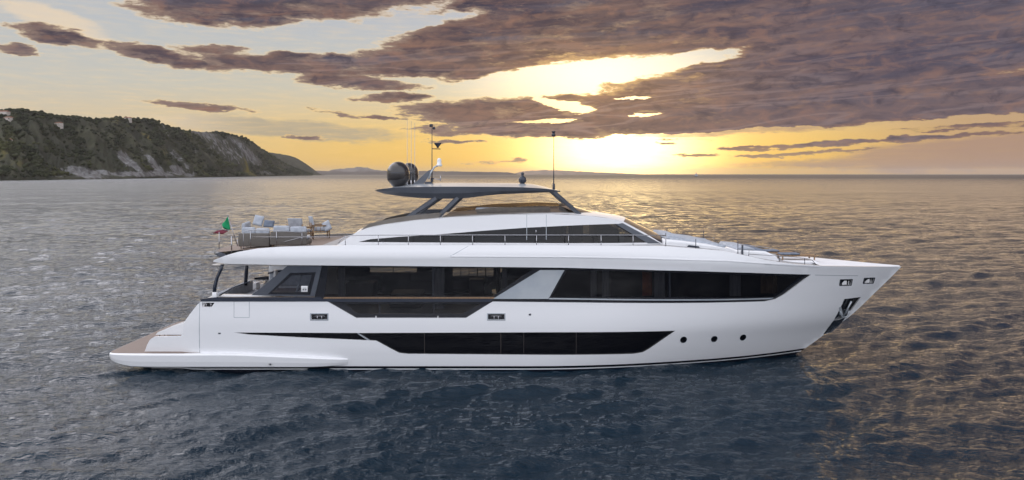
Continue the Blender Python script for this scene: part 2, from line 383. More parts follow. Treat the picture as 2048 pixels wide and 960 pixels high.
def hermite(kx, ky):
    kx = np.array(kx, float); ky = np.array(ky, float)
    d = np.diff(ky) / np.diff(kx); m = np.empty(len(kx)); m[0] = d[0]; m[-1] = d[-1]
    for i in range(1, len(kx) - 1): m[i] = 0 if d[i - 1] * d[i] <= 0 else 2 * d[i - 1] * d[i] / (d[i - 1] + d[i])
    kx = kx.tolist(); ky = ky.tolist(); m = m.tolist()
    import bisect
    def f(x):
        if x <= kx[0]: return ky[0] + m[0] * (x - kx[0])
        if x >= kx[-1]: return ky[-1] + m[-1] * (x - kx[-1])
        i = bisect.bisect_right(kx, x) - 1; h = kx[i + 1] - kx[i]; t = (x - kx[i]) / h
        return ((2*t**3 - 3*t**2 + 1) * ky[i] + (t**3 - 2*t**2 + t) * h * m[i] + (-2*t**3 + 3*t**2) * ky[i+1] + (t**3 - t**2) * h * m[i+1])
    return f

# ------------------------------------------------------------------ numpy noise for terrain
_rng = np.random.RandomState(3); _tab = _rng.rand(256, 256)
def vnoise(x, y):
    xi = np.floor(x).astype(int); yi = np.floor(y).astype(int); fx = x - xi; fy = y - yi
    fx = fx * fx * (3 - 2 * fx); fy = fy * fy * (3 - 2 * fy)
    g = lambda a, b: _tab[a & 255, b & 255]
    return (g(xi, yi) * (1 - fx) + g(xi + 1, yi) * fx) * (1 - fy) + (g(xi, yi + 1) * (1 - fx) + g(xi + 1, yi + 1) * fx) * fy
def fbm(x, y, o=5, k=.5):
    s = 0; a = 1; n = 0
    for i in range(o): s = s + a * vnoise(x * 2**i + 17 * i, y * 2**i + 31 * i); n += a; a *= k
    return s / n
def mesh_np(name, V, Fq, mats, smooth=True):
    me = bpy.data.meshes.new(name)
    me.vertices.add(len(V)); me.vertices.foreach_set('co', V.astype(np.float32).ravel())
    k = Fq.shape[1]
    me.loops.add(Fq.size); me.loops.foreach_set('vertex_index', Fq.astype(np.int32).ravel())
    me.polygons.add(len(Fq)); me.polygons.foreach_set('loop_start', np.arange(0, Fq.size, k, dtype=np.int32))
    me.polygons.foreach_set('use_smooth', np.full(len(Fq), smooth))
    for m in mats: me.materials.append(m)
    me.update(calc_edges=True); me.validate()
    o = bpy.data.objects.new(name, me); col.objects.link(o); return o
def gridfaces(nr, nc, wrap=False):
    i, j = np.meshgrid(np.arange(nr - 1), np.arange(nc if wrap else nc - 1), indexing='ij'); j2 = (j + 1) % nc
    return np.stack([i * nc + j, i * nc + j2, (i + 1) * nc + j2, (i + 1) * nc + j], -1).reshape(-1, 4)

# ------------------------------------------------------------------ the sea
def sea():
    half = [0.]; st_ = .108
    while half[-1] < 176:                                     # finest in front, coarser round to the back
        if half[-1] > 47: st_ = min(st_ * 1.02, 1.5)
        half.append(half[-1] + st_)
    ang = np.array([-a for a in half[:0:-1]] + half) * np.pi / 180
    rad = [2.]
    while rad[-1] < 60000:
        r = rad[-1]; rad.append(r * (1.0042 if 17 < r < 420 else 1.012 if 420 <= r < 2500 else 1.06))
    rad = [x for x in rad if x < 25000] + [25000.]
    rad = np.array(rad)
    A, Rr = np.meshgrid(ang, rad); X = Rr * np.sin(A); Y = Rr * np.cos(A)
    da = np.gradient(ang)
    dr = np.gradient(rad)
    sp = np.maximum(Rr * da[None, :], dr[:, None] * 1.0)
    Z = np.zeros_like(X); rs = np.random.RandomState(11)
    gust = .75 + .5 * fbm(X / 22 + 40, Y / 22 + 40, 3)
    K = 64
    for i in range(K):
        lam = .42 * (7.5 / .42) ** (i / (K - 1)); k = 2 * np.pi / lam
        th = R(116) + rs.normal() * (.36 if lam > 1.0 else .62)
        slope = .045 * (1.0 if lam < 1.5 else (1.5 / lam) ** .7)
        a = slope / k
        w = np.clip((lam / sp - 2.2) / 2.5, 0, 1)
        ph = k * (X * np.cos(th) + Y * np.sin(th)) + rs.rand() * 6.28
        Z += a * w * gust * (np.sin(ph) - .25 * np.cos(2 * ph))
    V = np.stack([X, Y, Z], -1).reshape(-1, 3)
    def wb(t, b):
        co = objco(t)
        b.inputs['IOR'].default_value = 1.333; b.inputs['Specular Tint'].default_value = (.86, .92, 1, 1); b.inputs['Specular IOR Level'].default_value = .5
        far = t.ss(t.vm('LENGTH', co), 40, 420)
        t.put(b.inputs['Roughness'], t.m('ADD', t.lin(far, 0, 1, .04, .16), t.ss(t.vm('LENGTH', co), 250, 2500, 0, .22)))
        t.put(b.inputs['Base Color'], t.mix(t.noise(co, .05, 3), (.002, .012, .023), (.003, .016, .030)))
        n1 = t.noise(t.vm('MULTIPLY', co, (.55, 1, 1)), 2.6, 5, .62, .4)
        n2 = t.noise(t.vm('MULTIPLY', co, (.5, 1, 1)), .62, 4, .6, .3)
        n0 = t.noise(t.vm('MULTIPLY', co, (.6, 1, 1)), 8., 3, .6, .3)
        h = t.m('ADD', t.m('ADD', t.m('MULTIPLY', n1, .21), t.m('MULTIPLY', n0, .045)), t.m('MULTIPLY', n2, .06))
        n3 = t.noise(t.vm('MULTIPLY', co, (.4, 1, 1)), .16, 4, .65, .4)
        h = t.m('ADD', h, t.m('MULTIPLY', t.m('MULTIPLY', n3, t.ss(t.vm('LENGTH', co), 45, 160)), 1.7))
        gu = t.ss(t.noise(t.vm('MULTIPLY', co, (.5, 1, 1)), .035, 3), .3, .7, .65, 1.25)
        bp = t.node('ShaderNodeBump'); bp.inputs['Strength'].default_value = 1; bp.inputs['Distance'].default_value = 1
        t.put(bp.inputs['Height'], t.m('MULTIPLY', h, gu)); t.put(b.inputs['Normal'], bp.outputs[0])
    o = mesh_np('sea', V, gridfaces(len(rad), len(ang), True), [mat('sea_water', (.01, .03, .05), .06, build=wb)])
    # close the hole under the viewer
    return tag(o, 'dark blue rippled sea reaching the horizon', None, None, 'structure')
sea()
# ------------------------------------------------------------------ headland, distant coast
def cliffgreen(t, b):
    at = t.node('ShaderNodeAttribute', attribute_name='cliff'); m = at.outputs['Fac']
    co = objco(t)
    n = t.noise(co, .012, 5, .6); n2 = t.noise(co, .06, 4, .6); n3 = t.noise(co, .0045, 3, .5)
    g = t.mix(t.ss(n, .35, .65), (.032, .035, .026), (.066, .066, .042))
    g = t.mix(t.m('MULTIPLY', t.ss(n2, .45, .7), .5), g, (.022, .027, .018))
    g = t.mix(t.m('MULTIPLY', t.ss(n3, .56, .66), t.ss(n, .5, .62)), g, (.17, .14, .03))
    c = t.mix(t.ss(t.noise(t.vm('MULTIPLY', co, (1, 1, .4)), .05, 5, .7), .35, .65), (.10, .097, .095), (.24, .238, .24))
    t.put(b.inputs['Base Color'], t.mix(t.ss(t.m('ADD', m, t.m('MULTIPLY', t.m('SUBTRACT', n2, .5), 1.5)), .38, .6), g, c))
    bp = t.node('ShaderNodeBump'); bp.inputs['Strength'].default_value = .8; bp.inputs['Distance'].default_value = 4
    t.put(bp.inputs['Height'], n2); t.put(b.inputs['Normal'], bp.outputs[0])
M['headland'] = mat('headland_scrub', (.05, .07, .03), .95, spec=.1, build=cliffgreen)
def headland(name, shore, sky, p0, p1, step, depth, label, blobs=()):
    px = np.arange(p0, p1 + .1, step); nt = 150
    fs = hermite(*zip(*shore)); fk = hermite(*zip(*sky))
    Ys = np.array([fs(p) for p in px]); sk = np.array([fk(p) for p in px])
    t = np.linspace(-.02, 1.5, nt)
    PX, Tt = np.meshgrid(px, t, indexing='ij')
    dep = depth * (Ys / Ys[0]) ** .4
    yv = Ys[:, None] + Tt * dep[:, None]
    ridge = CH + (HZ - sk) * (Ys + dep) / F
    ridge = np.maximum(ridge, 1.)[:, None]
    wx = PX / 60; prof = np.where(Tt < 1, np.clip(Tt, 0, 1) ** .82, 1 - .35 * (Tt - 1) - (Tt - 1) ** 2)
    gul = 1 - np.abs(2 * fbm(wx * 1.1 + Tt * 2.2, Tt * .8 + 9, 4) - 1)          # ridged, leaning down to the right
    fine = fbm(wx * 7, Tt * 9, 4)
    env = np.clip(Tt * 6, 0, 1) * np.clip((1.02 - Tt) * 3.2, 0, 1)
    z = ridge * (prof - .26 * env * (gul - .62) * 2 + .10 * env * (fine - .5)) + (Tt > -.001) * .5
    z = z + ridge * .035 * np.clip(Tt, 0, 1) * (fbm(wx * 16, Tt * 20, 3) - .5)
    z = np.where(Tt < 0, -8, np.maximum(z, .4))
    yv = yv + dep[:, None] * .10 * (fbm(wx * 1.6, Tt * 2 + 3, 3) - .5)
    X = (PX - 1024) / F * yv
    o = mesh_np(name, np.stack([X, yv, z], -1).reshape(-1, 3), gridfaces(len(px), nt), [M['headland']])
    cl = np.zeros_like(z); vy = HZ - (z - CH) * F / yv
    for bx, by, rx, ry, ro, w in blobs:
        c, s_ = math.cos(R(ro)), math.sin(R(ro)); u = (PX - bx) * c + (vy - by) * s_; v = -(PX - bx) * s_ + (vy - by) * c
        cl = np.maximum(cl, w * np.clip(1.25 - np.sqrt((u / rx) ** 2 + (v / ry) ** 2), 0, 1))
    a = o.data.attributes.new('cliff', 'FLOAT', 'POINT'); a.data.foreach_set('value', cl.astype(np.float32).ravel())
    tag(o, label, None, None, 'structure')
    return PX, Tt, X, yv, z, cl
HL = headland('headland', [(-260, 900), (0, 1050), (150, 1250), (300, 1600), (420, 2100), (520, 2800), (600, 3500), (625, 3800)],
     [(-260, 225), (0, 222), (25, 219), (70, 225), (130, 234), (200, 239), (290, 238), (360, 260), (430, 265), (480, 273), (530, 303), (570, 328), (610, 344), (625, 349)],
     -260, 625, 1.25, 330, 'green scrubby headland with pale cliffs falling to the sea',
     [(170, 346, 55, 13, 12, 1), (285, 348, 130, 8, 0, .75), (455, 300, 90, 30, 28, .46), (250, 318, 30, 12, 50, .9), (420, 275, 70, 12, 25, .5), (500, 312, 40, 12, 40, .7), (360, 320, 60, 10, 45, .55), (175, 347, 42, 10, 10, .9), (205, 345, 20, 8, 5, .9), (262, 325, 42, 9, 42, .85), (310, 330, 50, 9, 48, .85), (355, 340, 22, 10, 30, .9), (378, 350, 18, 7, 0, .7),
      (400, 265, 60, 8, 12, .6), (420, 290, 40, 7, 50, .45), (330, 260, 40, 6, 55, .42), (480, 290, 40, 11, 32, .6), (500, 305, 34, 8, 45, .55), (530, 345, 26, 6, 10, .5), (390, 300, 30, 5, 60, .4), (120, 352, 30, 4, 0, .4)])
headland('far_headland', [(520, 4300), (600, 4700), (650, 5100)], [(520, 305), (545, 306), (560, 308), (585, 313), (605, 323), (625, 337), (640, 348), (650, 352)],
     520, 650, 1.25, 600, 'lower darker headland beyond the first one', [(575, 335, 40, 10, 30, .45)])
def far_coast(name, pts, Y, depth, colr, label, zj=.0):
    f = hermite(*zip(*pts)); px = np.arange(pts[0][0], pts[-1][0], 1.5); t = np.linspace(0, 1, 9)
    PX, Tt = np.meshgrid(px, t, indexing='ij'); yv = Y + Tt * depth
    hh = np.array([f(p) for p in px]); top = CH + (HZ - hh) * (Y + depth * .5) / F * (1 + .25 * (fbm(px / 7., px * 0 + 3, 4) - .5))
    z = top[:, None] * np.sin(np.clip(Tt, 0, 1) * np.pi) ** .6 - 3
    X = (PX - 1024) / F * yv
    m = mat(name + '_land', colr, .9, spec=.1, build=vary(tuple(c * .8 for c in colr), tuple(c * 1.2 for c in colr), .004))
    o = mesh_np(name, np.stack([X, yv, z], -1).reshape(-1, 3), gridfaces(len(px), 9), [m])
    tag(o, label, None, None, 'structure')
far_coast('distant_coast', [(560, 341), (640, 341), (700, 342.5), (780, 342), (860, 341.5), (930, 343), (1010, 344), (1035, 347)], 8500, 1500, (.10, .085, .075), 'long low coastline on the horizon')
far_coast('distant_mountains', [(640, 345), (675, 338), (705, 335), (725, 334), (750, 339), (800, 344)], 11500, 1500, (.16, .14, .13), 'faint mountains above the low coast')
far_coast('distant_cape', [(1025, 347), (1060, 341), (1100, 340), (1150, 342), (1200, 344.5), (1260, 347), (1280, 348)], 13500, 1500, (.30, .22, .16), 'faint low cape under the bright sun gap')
# woods on the headland, one uncountable mass
def woods():
    PX, Tt, X, Yv, Z, CLf = HL
    rs = np.random.RandomState(5); t0 = (1 + 5 ** .5) / 2
    ico = np.array([(-1, t0, 0), (1, t0, 0), (-1, -t0, 0), (1, -t0, 0), (0, -1, t0), (0, 1, t0), (0, -1, -t0), (0, 1, -t0), (t0, 0, -1), (t0, 0, 1), (-t0, 0, -1), (-t0, 0, 1)]) / 1.9
    fc = np.array([(0,11,5),(0,5,1),(0,1,7),(0,7,10),(0,10,11),(1,5,9),(5,11,4),(11,10,2),(10,7,6),(7,1,8),(3,9,4),(3,4,2),(3,2,6),(3,6,8),(3,8,9),(4,9,5),(2,4,11),(6,2,10),(8,6,7),(9,8,1)])
    n = 17000
    i = rs.randint(0, PX.shape[0] - 1, n); j = rs.randint(3, 108, n)
    dens = fbm(PX[i, j] / 22 + Tt[i, j] * 3, Tt[i, j] * 9, 4)
    ok = (CLf[i, j] < .30) & ((dens > .53) | (rs.rand(n) < .08) | (Tt[i, j] > .95)) & (Z[i, j] > 4)
    i, j = i[ok], j[ok]; n = len(i)
    s = rs.uniform(1.4, 4.2, n) * np.where(Yv[i, j] > 1800, 1.35, 1)
    c = np.stack([X[i, j] + rs.normal(0, 4, n), Yv[i, j] + rs.normal(0, 3, n), Z[i, j] + s * .35], -1)
    sc = np.stack([s * rs.uniform(.8, 1.4, n), s * rs.uniform(.8, 1.3, n), s * rs.uniform(.7, 1.15, n)], -1)
    V = c[:, None, :] + ico[None] * sc[:, None, :] * rs.uniform(.7, 1.2, (n, 12, 1))
    Fc = fc[None] + (np.arange(n) * 12)[:, None, None]
    def b_(t, b):
        co = objco(t); g = t.mix(t.ss(t.noise(co, .05, 3), .35, .65), (.016, .021, .013), (.040, .046, .024))
        t.put(b.inputs['Base Color'], t.mix(t.m('MULTIPLY', t.ss(t.noise(co, .009, 3), .5, .66), .5), g, (.09, .09, .035)))
    m = mat('woodland_leaves', (.03, .05, .02), .95, spec=.1, build=b_)
    o = mesh_np('woodland', V.reshape(-1, 3), Fc.reshape(-1, 3), [m], False)
    tag(o, 'dense dark green scrub and trees covering the headland', 'woodland', None, 'stuff')
woods()
# ------------------------------------------------------------------ sea air
def haze():
    me = bpy.data.meshes.new('haze'); h = 25600.
    vs = [(x, y, z) for x in (-h, h) for y in (-h, h) for z in (-9.5, 165)]
    me.from_pydata(vs, [], [(0, 1, 3, 2), (4, 6, 7, 5), (0, 4, 5, 1), (2, 3, 7, 6), (0, 2, 6, 4), (1, 5, 7, 3)])
    m = bpy.data.materials.new('sea_haze'); m.use_nodes = True; t = NT(m.node_tree); t.n.clear()
    pv = t.node('ShaderNodeVolumePrincipled'); pv.inputs['Color'].default_value = (.88, .82, .79, 1)
    pv.inputs['Density'].default_value = 3.0e-5; pv.inputs['Anisotropy'].default_value = .25
    o_ = t.node('ShaderNodeOutputMaterial'); t.l.new(pv.outputs[0], o_.inputs['Volume'])
    me.materials.append(m); o = bpy.data.objects.new('haze', me); col.objects.link(o)
    tag(o, 'thin sea haze in the air', 'haze', None, 'stuff')
haze()
# ------------------------------------------------------------------ hillside houses
M['hwall'] = mat('house_render', (.55, .50, .46), .9, build=vary((.6, .55, .5), (.48, .43, .4), .4))
M['hroof'] = mat('house_tiles', (.25, .12, .08), .9, build=vary((.28, .13, .08), (.2, .10, .07), .8))
def house(px, t, w, d, h, label):
    PX, Tt, X, Yv, Z, CLf = HL
    i = int(round((px + 260) / 1.25)); j = int((t + .02) / 1.52 * 149)
    j = min(max(j, 0), 149); x, y, z = X[i, j], Yv[i, j], Z[i, j]
    o = thing('hillside_house', (x, y, z), label, 'house', 'houses on the headland', rz=random.uniform(-.4, .4))
    m = MB(); m.box(-w/2, w/2, -d/2, d/2, -6, h); m.build('wall', 'hwall', o)
    m = MB(); e = .6
    m.add([(-w/2-e, -d/2-e, h), (w/2+e, -d/2-e, h), (w/2+e, d/2+e, h), (-w/2-e, d/2+e, h), (-w/2+1, 0, h+2.4), (w/2-1, 0, h+2.4)],
          [(0, 1, 5, 4), (2, 3, 4, 5), (1, 2, 5), (3, 0, 4), (3, 2, 1, 0)])
    m.build('roof', 'hroof', o)
house(6, .93, 22, 9, 7, 'pale house on the ridge at the far left end of the headland')
house(17, .86, 14, 9, 6, 'smaller pale house just below the ridge, beside the far left one')
house(8, .62, 24, 9, 5, 'long low house lowest on the slope at the left edge')
house(118, .82, 14, 9, 6, 'pale house alone in scrub below the first dip of the ridge')
house(256, 1.0, 15, 9, 6, 'pale house on the crest of the middle hilltop')
# ------------------------------------------------------------------ sailing boat on the horizon
sb = thing('sailing_boat', ((1392 - 1024) / F * 2600, 2600, 0), 'tiny dark sailing boat on the horizon beside the bright glare', 'sailing boat')
m = MB(); m.loft([[(x, y * .9, z) for x, y, z in ((-6*k, -1.6*k, h), (4*k, -1.6*k, h), (7*k, 0, h), (4*k, 1.6*k, h), (-6*k, 1.6*k, h))] for k, h in ((.8, -.4), (1, 1.4))], 0, True, True, smooth=False); m.build('hull', 'navy', sb)
m = MB(); m.tube([(1, 0, 1), (1, 0, 17)], .12); m.build('mast', 'navy', sb)
m = MB(); m.prism([(.8, 2.5), (.8, 16.6), (-5.2, 2.8)], -.06, .06); m.build('mainsail', 'cushion', sb)
m = MB(); m.prism([(1.3, 15), (1.3, 2), (6.4, 1.8)], -.05, .05); m.build('jib', 'cushion', sb)
# ================================================================== the yacht
YC = 38.8
yacht = thing('motor_yacht', (0, YC, 0), 'large white three-deck motor yacht lying broadside on the sea', 'yacht')
def sstep(x): x = min(max(x, 0), 1); return x * x * (3 - 2 * x)
stem = hermite([-1, -.5, .05, .49, 1.17, 1.89, 3.11, 4.46, 4.9], [12.9, 14.0, 14.94, 15.59, 16.5, 17.53, 18.83, 20.2, 20.6])
mz = hermite([-1, 0, .6, 1.2, 2.1, 3.3, 4.3, 4.92, 5.38, 5.9, 6.4], [3.2, 3.60, 3.72, 3.785, 3.80, 3.735, 3.72, 3.745, 3.80, 3.62, 3.4])
def BH(X, Z):
    """half breadth of the hull"""
    ze = Z + (5.38 - (5.38 - .53 * sstep((X - 3) / 12))) * sstep((Z - 3) / 1.8)
    t = min(max((stem(Z) - X) / 15., 0), 1)
    g = 1 - (1 - t) ** 2.4
    b = mz(ze)
    k = 1.72 + .022 * X - Z
    b -= .16 * sstep((X - 1) / 9) * (math.log1p(math.exp(min(k * 14, 50))) / 14)
    b -= .24 * sstep((-14.9 - X) / .8)
    return max(b * g, 0.)
def BW(X, Z):
    """half breadth of the upper deck house"""
    return _bw(X) - .10 * (Z - 5.85)
_bw = hermite([-9.5, -7, -4, 2, 4.5, 6.3, 7.6], [2.45, 2.66, 2.74, 2.72, 2.55, 2.25, 1.95])
def BF(X, Z):
    """half breadth of the flybridge coaming"""
    return _bf(X) - .22 * (Z - 7.3)
_bf = hermite([-7.8, -5, 0, 2, 3.6], [2.30, 2.42, 2.40, 2.2, 1.75])
def S(px, py, B=BH):
    Y = YC - 3.5; X = Z = 0
    for i in range(40):
        X = (px - 1024) * Y / F; Z = CH - (py - HZ) * Y / F
        Y = .5 * Y + .5 * (YC - B(X, Z))
    return X, Z
def SS(pts, B=BH): return [S(x, y, B) for x, y in pts]
def dens(poly, d=.4):
    out = []
    for i, a in enumerate(poly):
        b = poly[(i + 1) % len(poly)]; n = max(1, int(math.ceil(math.hypot(b[0]-a[0], b[1]-a[1]) / d)))
        out += [(a[0] + (b[0]-a[0]) * k / n, a[1] + (b[1]-a[1]) * k / n) for k in range(n)]
    return out
def inpoly(x, y, P):
    c = False; n = len(P)
    for i in range(n):
        x1, y1 = P[i]; x2, y2 = P[i - 1]
        if (y1 > y) != (y2 > y) and x < (x2 - x1) * (y - y1) / (y2 - y1) + x1: c = not c
    return c
def rounded(poly, r, n=4):
    """polygon with its corners rounded"""
    out = []; m = len(poly)
    for i in range(m):
        p = Vector(poly[i]); a = Vector(poly[i - 1]); b = Vector(poly[(i + 1) % m])
        da = (a - p); db = (b - p); k = min(r, da.length * .45, db.length * .45)
        s = p + da.normalized() * k; e = p + db.normalized() * k
        for j in range(n + 1):
            t = j / n; q = s * (1-t)**2 + p * 2*t*(1-t) + e * t*t; out.append((q.x, q.y))
    return out
def skin(name, mats, outline, B=BH, holes=(), off=0., lip=.1, sides=(-1, 1), parent=None, gx=.5, gz=.22, rows=(), dd=.4):
    """a panel lying on a side surface: outline and holes in (x, z), pushed off outwards, edges returned inwards by lip"""
    parent = parent or yacht
    loops = [dens(outline, dd)] + [dens(h, dd) for h in holes]
    pts = []; edges = []
    for L in loops:
        o = len(pts); pts += L; edges += [(o + i, o + (i + 1) % len(L)) for i in range(len(L))]
    nb = len(pts)
    xs = [p[0] for p in loops[0]]; zs = [p[1] for p in loops[0]]
    x0, x1, z0, z1 = min(xs), max(xs), min(zs), max(zs)
    zr = list(np.arange(z0 + gz * .5, z1, gz))
    bd = np.array(pts)
    gp = []
    for x in np.arange(x0 + gx * .5, x1, gx):
        for z in zr:
            if inpoly(x, z, loops[0]) and not any(inpoly(x, z, h) for h in loops[1:]) and np.min(np.hypot((bd[:, 0]-x), bd[:, 1]-z)) > .07:
                gp.append((x, z))
    allp = [Vector(p) for p in pts + gp]
    vs, _, fs, *_ = delaunay_2d_cdt(allp, edges, [], 0, 1e-6)
    tris = []
    for f in fs:
        cx = sum(vs[i].x for i in f) / 3; cz = sum(vs[i].y for i in f) / 3
        if inpoly(cx, cz, loops[0]) and not any(inpoly(cx, cz, h) for h in loops[1:]):
            a, b, c = [vs[i] for i in f]
            if (b - a).cross(c - a) < 0: f = [f[0], f[2], f[1]]
            tris.append(list(f))
    mb = MB(); N = []
    def nrm(x, z, s):
        h = .03; bx = (B(x + h, z) - B(x - h, z)) / (2 * h); bz = (B(x, z + h) - B(x, z - h)) / (2 * h)
        v = Vector((-bx, s, -bz)); return v.normalized()
    for s in sides:
        V = [(v.x, s * (B(v.x, v.y) + off), v.y) for v in vs]
        mb.add(V, tris if s < 0 else [t[::-1] for t in tris], 0, True)
        N += [nrm(v.x, v.y, s) for v in vs]
        if lip > 0:
            for L in loops:
                ar = sum(L[i-1][0] * L[i][1] - L[i][0] * L[i-1][1] for i in range(len(L)))
                for i in range(len(L)):
                    a, b = L[i], L[(i + 1) % len(L)]
                    ba, bb = B(*a) + off, B(*b) + off
                    if ba < .3 and bb < .3: continue
                    q = [Vector((a[0], s * ba, a[1])), Vector((b[0], s * bb, b[1])), Vector((b[0], s * (bb - lip), b[1])), Vector((a[0], s * (ba - lip), a[1]))]
                    n = (q[1] - q[0]).cross(q[2] - q[0]).normalized()
                    # outward of the material: for the outer loop away from its inside
                    t2 = Vector((b[0] - a[0], b[1] - a[1])); out = Vector((t2.y, -t2.x)) * (1 if ar > 0 else -1)
                    if L is not loops[0]: out = -out
                    if n.x * out.x + n.z * out.y < 0: n = -n; q = q[::-1]
                    mb.add(q, [(0, 1, 2, 3)], 0, False); N += [n] * 4
    return mb.build(name, mats, parent, normals=N, fixn=False)
def near_far(name, mats, outline, **kw):
    """a repeated part, one on each side of the yacht"""
    return [skin(name, mats, outline, sides=(s,), **kw) for s in (-1, 1)]

# ---- sheer line, traced along the top edge of the fascia
sheer_px = [(428, 520), (448, 512), (475, 504), (515, 497), (560, 493.5), (640, 491), (760, 490), (900, 490), (1100, 490), (1320, 491.5), (1388, 497), (1450, 502),
            (1500, 513), (1535, 521), (1590, 528), (1640, 531.5), (1700, 532.5), (1750, 533)]
sheer = SS(sheer_px) + [(20.2, 4.46)]
shz = hermite([p[0] for p in sheer], [p[1] for p in sheer])
stern_low = SS([(289, 704), (294, 690), (300, 679), (309, 673.5), (362, 672.5), (366, 669), (367, 648), (372, 639), (396, 608), (403, 603)])
aft_top = SS([(640, 603), (655, 603.5), (712, 636), (932, 636), (985, 603.5), (1530, 603), (1552, 598), (1570, 588), (1622, 549)])
fas_low = SS([(1500, 545.5), (1400, 542.5), (1250, 538.5), (1130, 535.5), (1000, 534), (800, 532), (560, 530), (450, 527.5), (426, 523.5)])
outline = [(-17.2, .55), (-16.9, -.6), (12.0, -.6), (14.0 - .24, -.6)]
outline += [(stem(z), z) for z in np.linspace(-.5, 4.35, 22)]
outline += sheer[::-1]
outline += fas_low[::-1]
outline = outline[:]                                   # bottom -> stem -> sheer (bow to stern) -> underside of the fascia back to the bow
outline += aft_top[::-1] + stern_low[::-1]
low_win = SS([(467, 665), (730, 666), (1100, 664.5), (1351, 661.5), (1300, 697), (1286, 705), (1268, 708), (815, 708), (798, 706), (786, 700), (752, 681.5), (715, 680), (600, 675), (500, 669.5)])
anchor_hole = SS([(1689, 598), (1722, 594), (1693, 632), (1676, 640), (1667, 641)])
fl = [SS([(x - 15, 628), (x + 18, 628), (x + 18, 639.5), (x - 15, 639.5)]) for x in (637, 991)]
bowfl = [rounded(SS(q), .05, 2) for q in ([(1681, 560), (1704, 559.5), (1702, 570), (1680, 570)], [(1729, 557), (1749, 556.5), (1746, 566), (1727, 566)])]
niche = SS([(404, 605.5), (429, 605.5), (423, 614), (404, 614)])
skin('hull', 'gelcoat', outline, holes=[low_win, anchor_hole, niche] + fl + bowfl, lip=.13)
# bottom closing under water + inner liner of the stern
mb = MB()
rings = []
for X in np.linspace(-16.9, 13.7, 30):
    b = BH(X, -.6); rings.append([(X, -b, -.6), (X, -b * .5, -.95), (X, 0, -1.1), (X, b * .5, -.95), (X, b, -.6)])
mb.loft(rings, 0, False, False, closed=False); mb.build('keel', 'navy', yacht)

# ---- swimming platform and side sponsons
mb = MB(); rings = []
wv = hermite([-19.0, -18.95, -18.8, -18.45, -17.5, -14, -12, -10, -8.6, -7.7], [3.25, 3.55, 3.82, 3.95, 4.0, 4.01, 4.0, 3.98, 3.92, 3.74])
tv = hermite([-19.0, -18.5, -15.2, -13.5, -11, -9, -7.7], [.86, .884, .884, .89, .80, .69, .60])
bv = hermite([-19.0, -18.8, -18.45, -18.1, -17.7, -16.5, -9.5, -7.7], [.74, .56, .40, .30, .24, .215, .215, .30])
for X in list(np.linspace(-19.0, -18.2, 12)) + list(np.linspace(-17.8, -7.7, 26)):
    w, t, b = wv(X), tv(X), bv(X); h = t - b
    half = [(w - .62, t + .001), (w - .10, t), (w - .03, t - .012), (w, t - .04), (w + .015, t - .10 * h), (w - .01, t - .55 * h), (w - .06, t - .90 * h), (w - .16, b), (w - .6, b - .02)]
    ring = [(X, -y, z) for y, z in half] + [(X, y, z) for y, z in half[::-1]]
    rings.append(ring)
mb.loft(rings, 0, True, True, smooth=False); mb.build('swim_platform', 'white', yacht)
mb = MB(); rings = []
for X in list(np.linspace(-18.93, -18.2, 9)) + [-17.5, -16.5, -15.3]:
    w = wv(X) - .11; rings.append([(X, -w, .889), (X, w, .889)])
mb.loft(rings, 0, closed=False)
for s in (-1, 1):
    mb.loft([[(X, s * (3.86 - max(0, X + 15.3) * .10), .889), (X, s * 3.45, .889)] for X in (-15.31, -14.9, -14.6)], 0, closed=False)
mb.build('platform_planking', 'teak', yacht)
mb = MB(); mb.box(-17.95, -17.3, -2.4, 2.4, -.5, .22); mb.build('platform_support', 'navy', yacht)
mb = MB(); mb.lathe([(0, 0), (.05, 0), (.06, .02), (.03, .05), (.03, -.0)], (-11.25, -4.02, .42), axis='y', n=12); mb.build('outlet', 'steel', yacht)

# ---- transom, stairs, cockpit
mb = MB(); mb.prism([(-15.9, .885), (-14.7, .885), (-14.3, 3.2), (-14.9, 3.2)], -2.3, 2.3); mb.build('transom', 'white', yacht)
mb = MB(); mb.prism([(-17.2, 1.50), (-15.5, 1.50), (-15.5, 2.1), (-15.9, 2.05), (-17.1, 1.62)], -2.7, -1.0); mb.build('stern_bench', 'white', yacht)
mb = MB(); mb.box(-16.7, -15.7, -2.6, -1.1, .9, 1.49); mb.build('locker_front', 'wood', yacht)
for x in (-17.05, -16.8):
    mb = MB(); mb.tube([(x, -2.62, .89), (x, -2.62, 1.5)], .025); mb.build('bench_leg', 'steel', yacht)
for s in (-1, 1):
    mb = MB()
    for k in range(7): mb.box((-16.0, -15.8, -15.0, -14.85, -14.7, -14.55, -14.4)[k], -14.2, *sorted((s * 2.75, s * 3.4)), .9 + .33 * k, .9 + .33 * (k + 1) - .01)
    mb.build('stairs', 'white', yacht)
mb = MB(); mb.box(-14.6, -9.6, -3.6, 3.6, 2.38, 2.45); mb.build('cockpit_deck', 'teak', yacht)
mb = MB(); mb.box(-14.35, -13.5, -2.4, 2.4, 2.46, 2.9, bev=.06); mb.box(-14.55, -14.25, -2.4, 2.4, 2.46, 3.42, bev=.08); mb.build('cockpit_sofa', 'cushion', yacht)
mb = MB(); mb.box(-12.7, -11.2, -1.1, 1.1, 3.12, 3.18, bev=.02); mb.tube([(-12, 0, 2.46), (-12, 0, 3.12)], .09); mb.build('cockpit_table', 'wood', yacht)
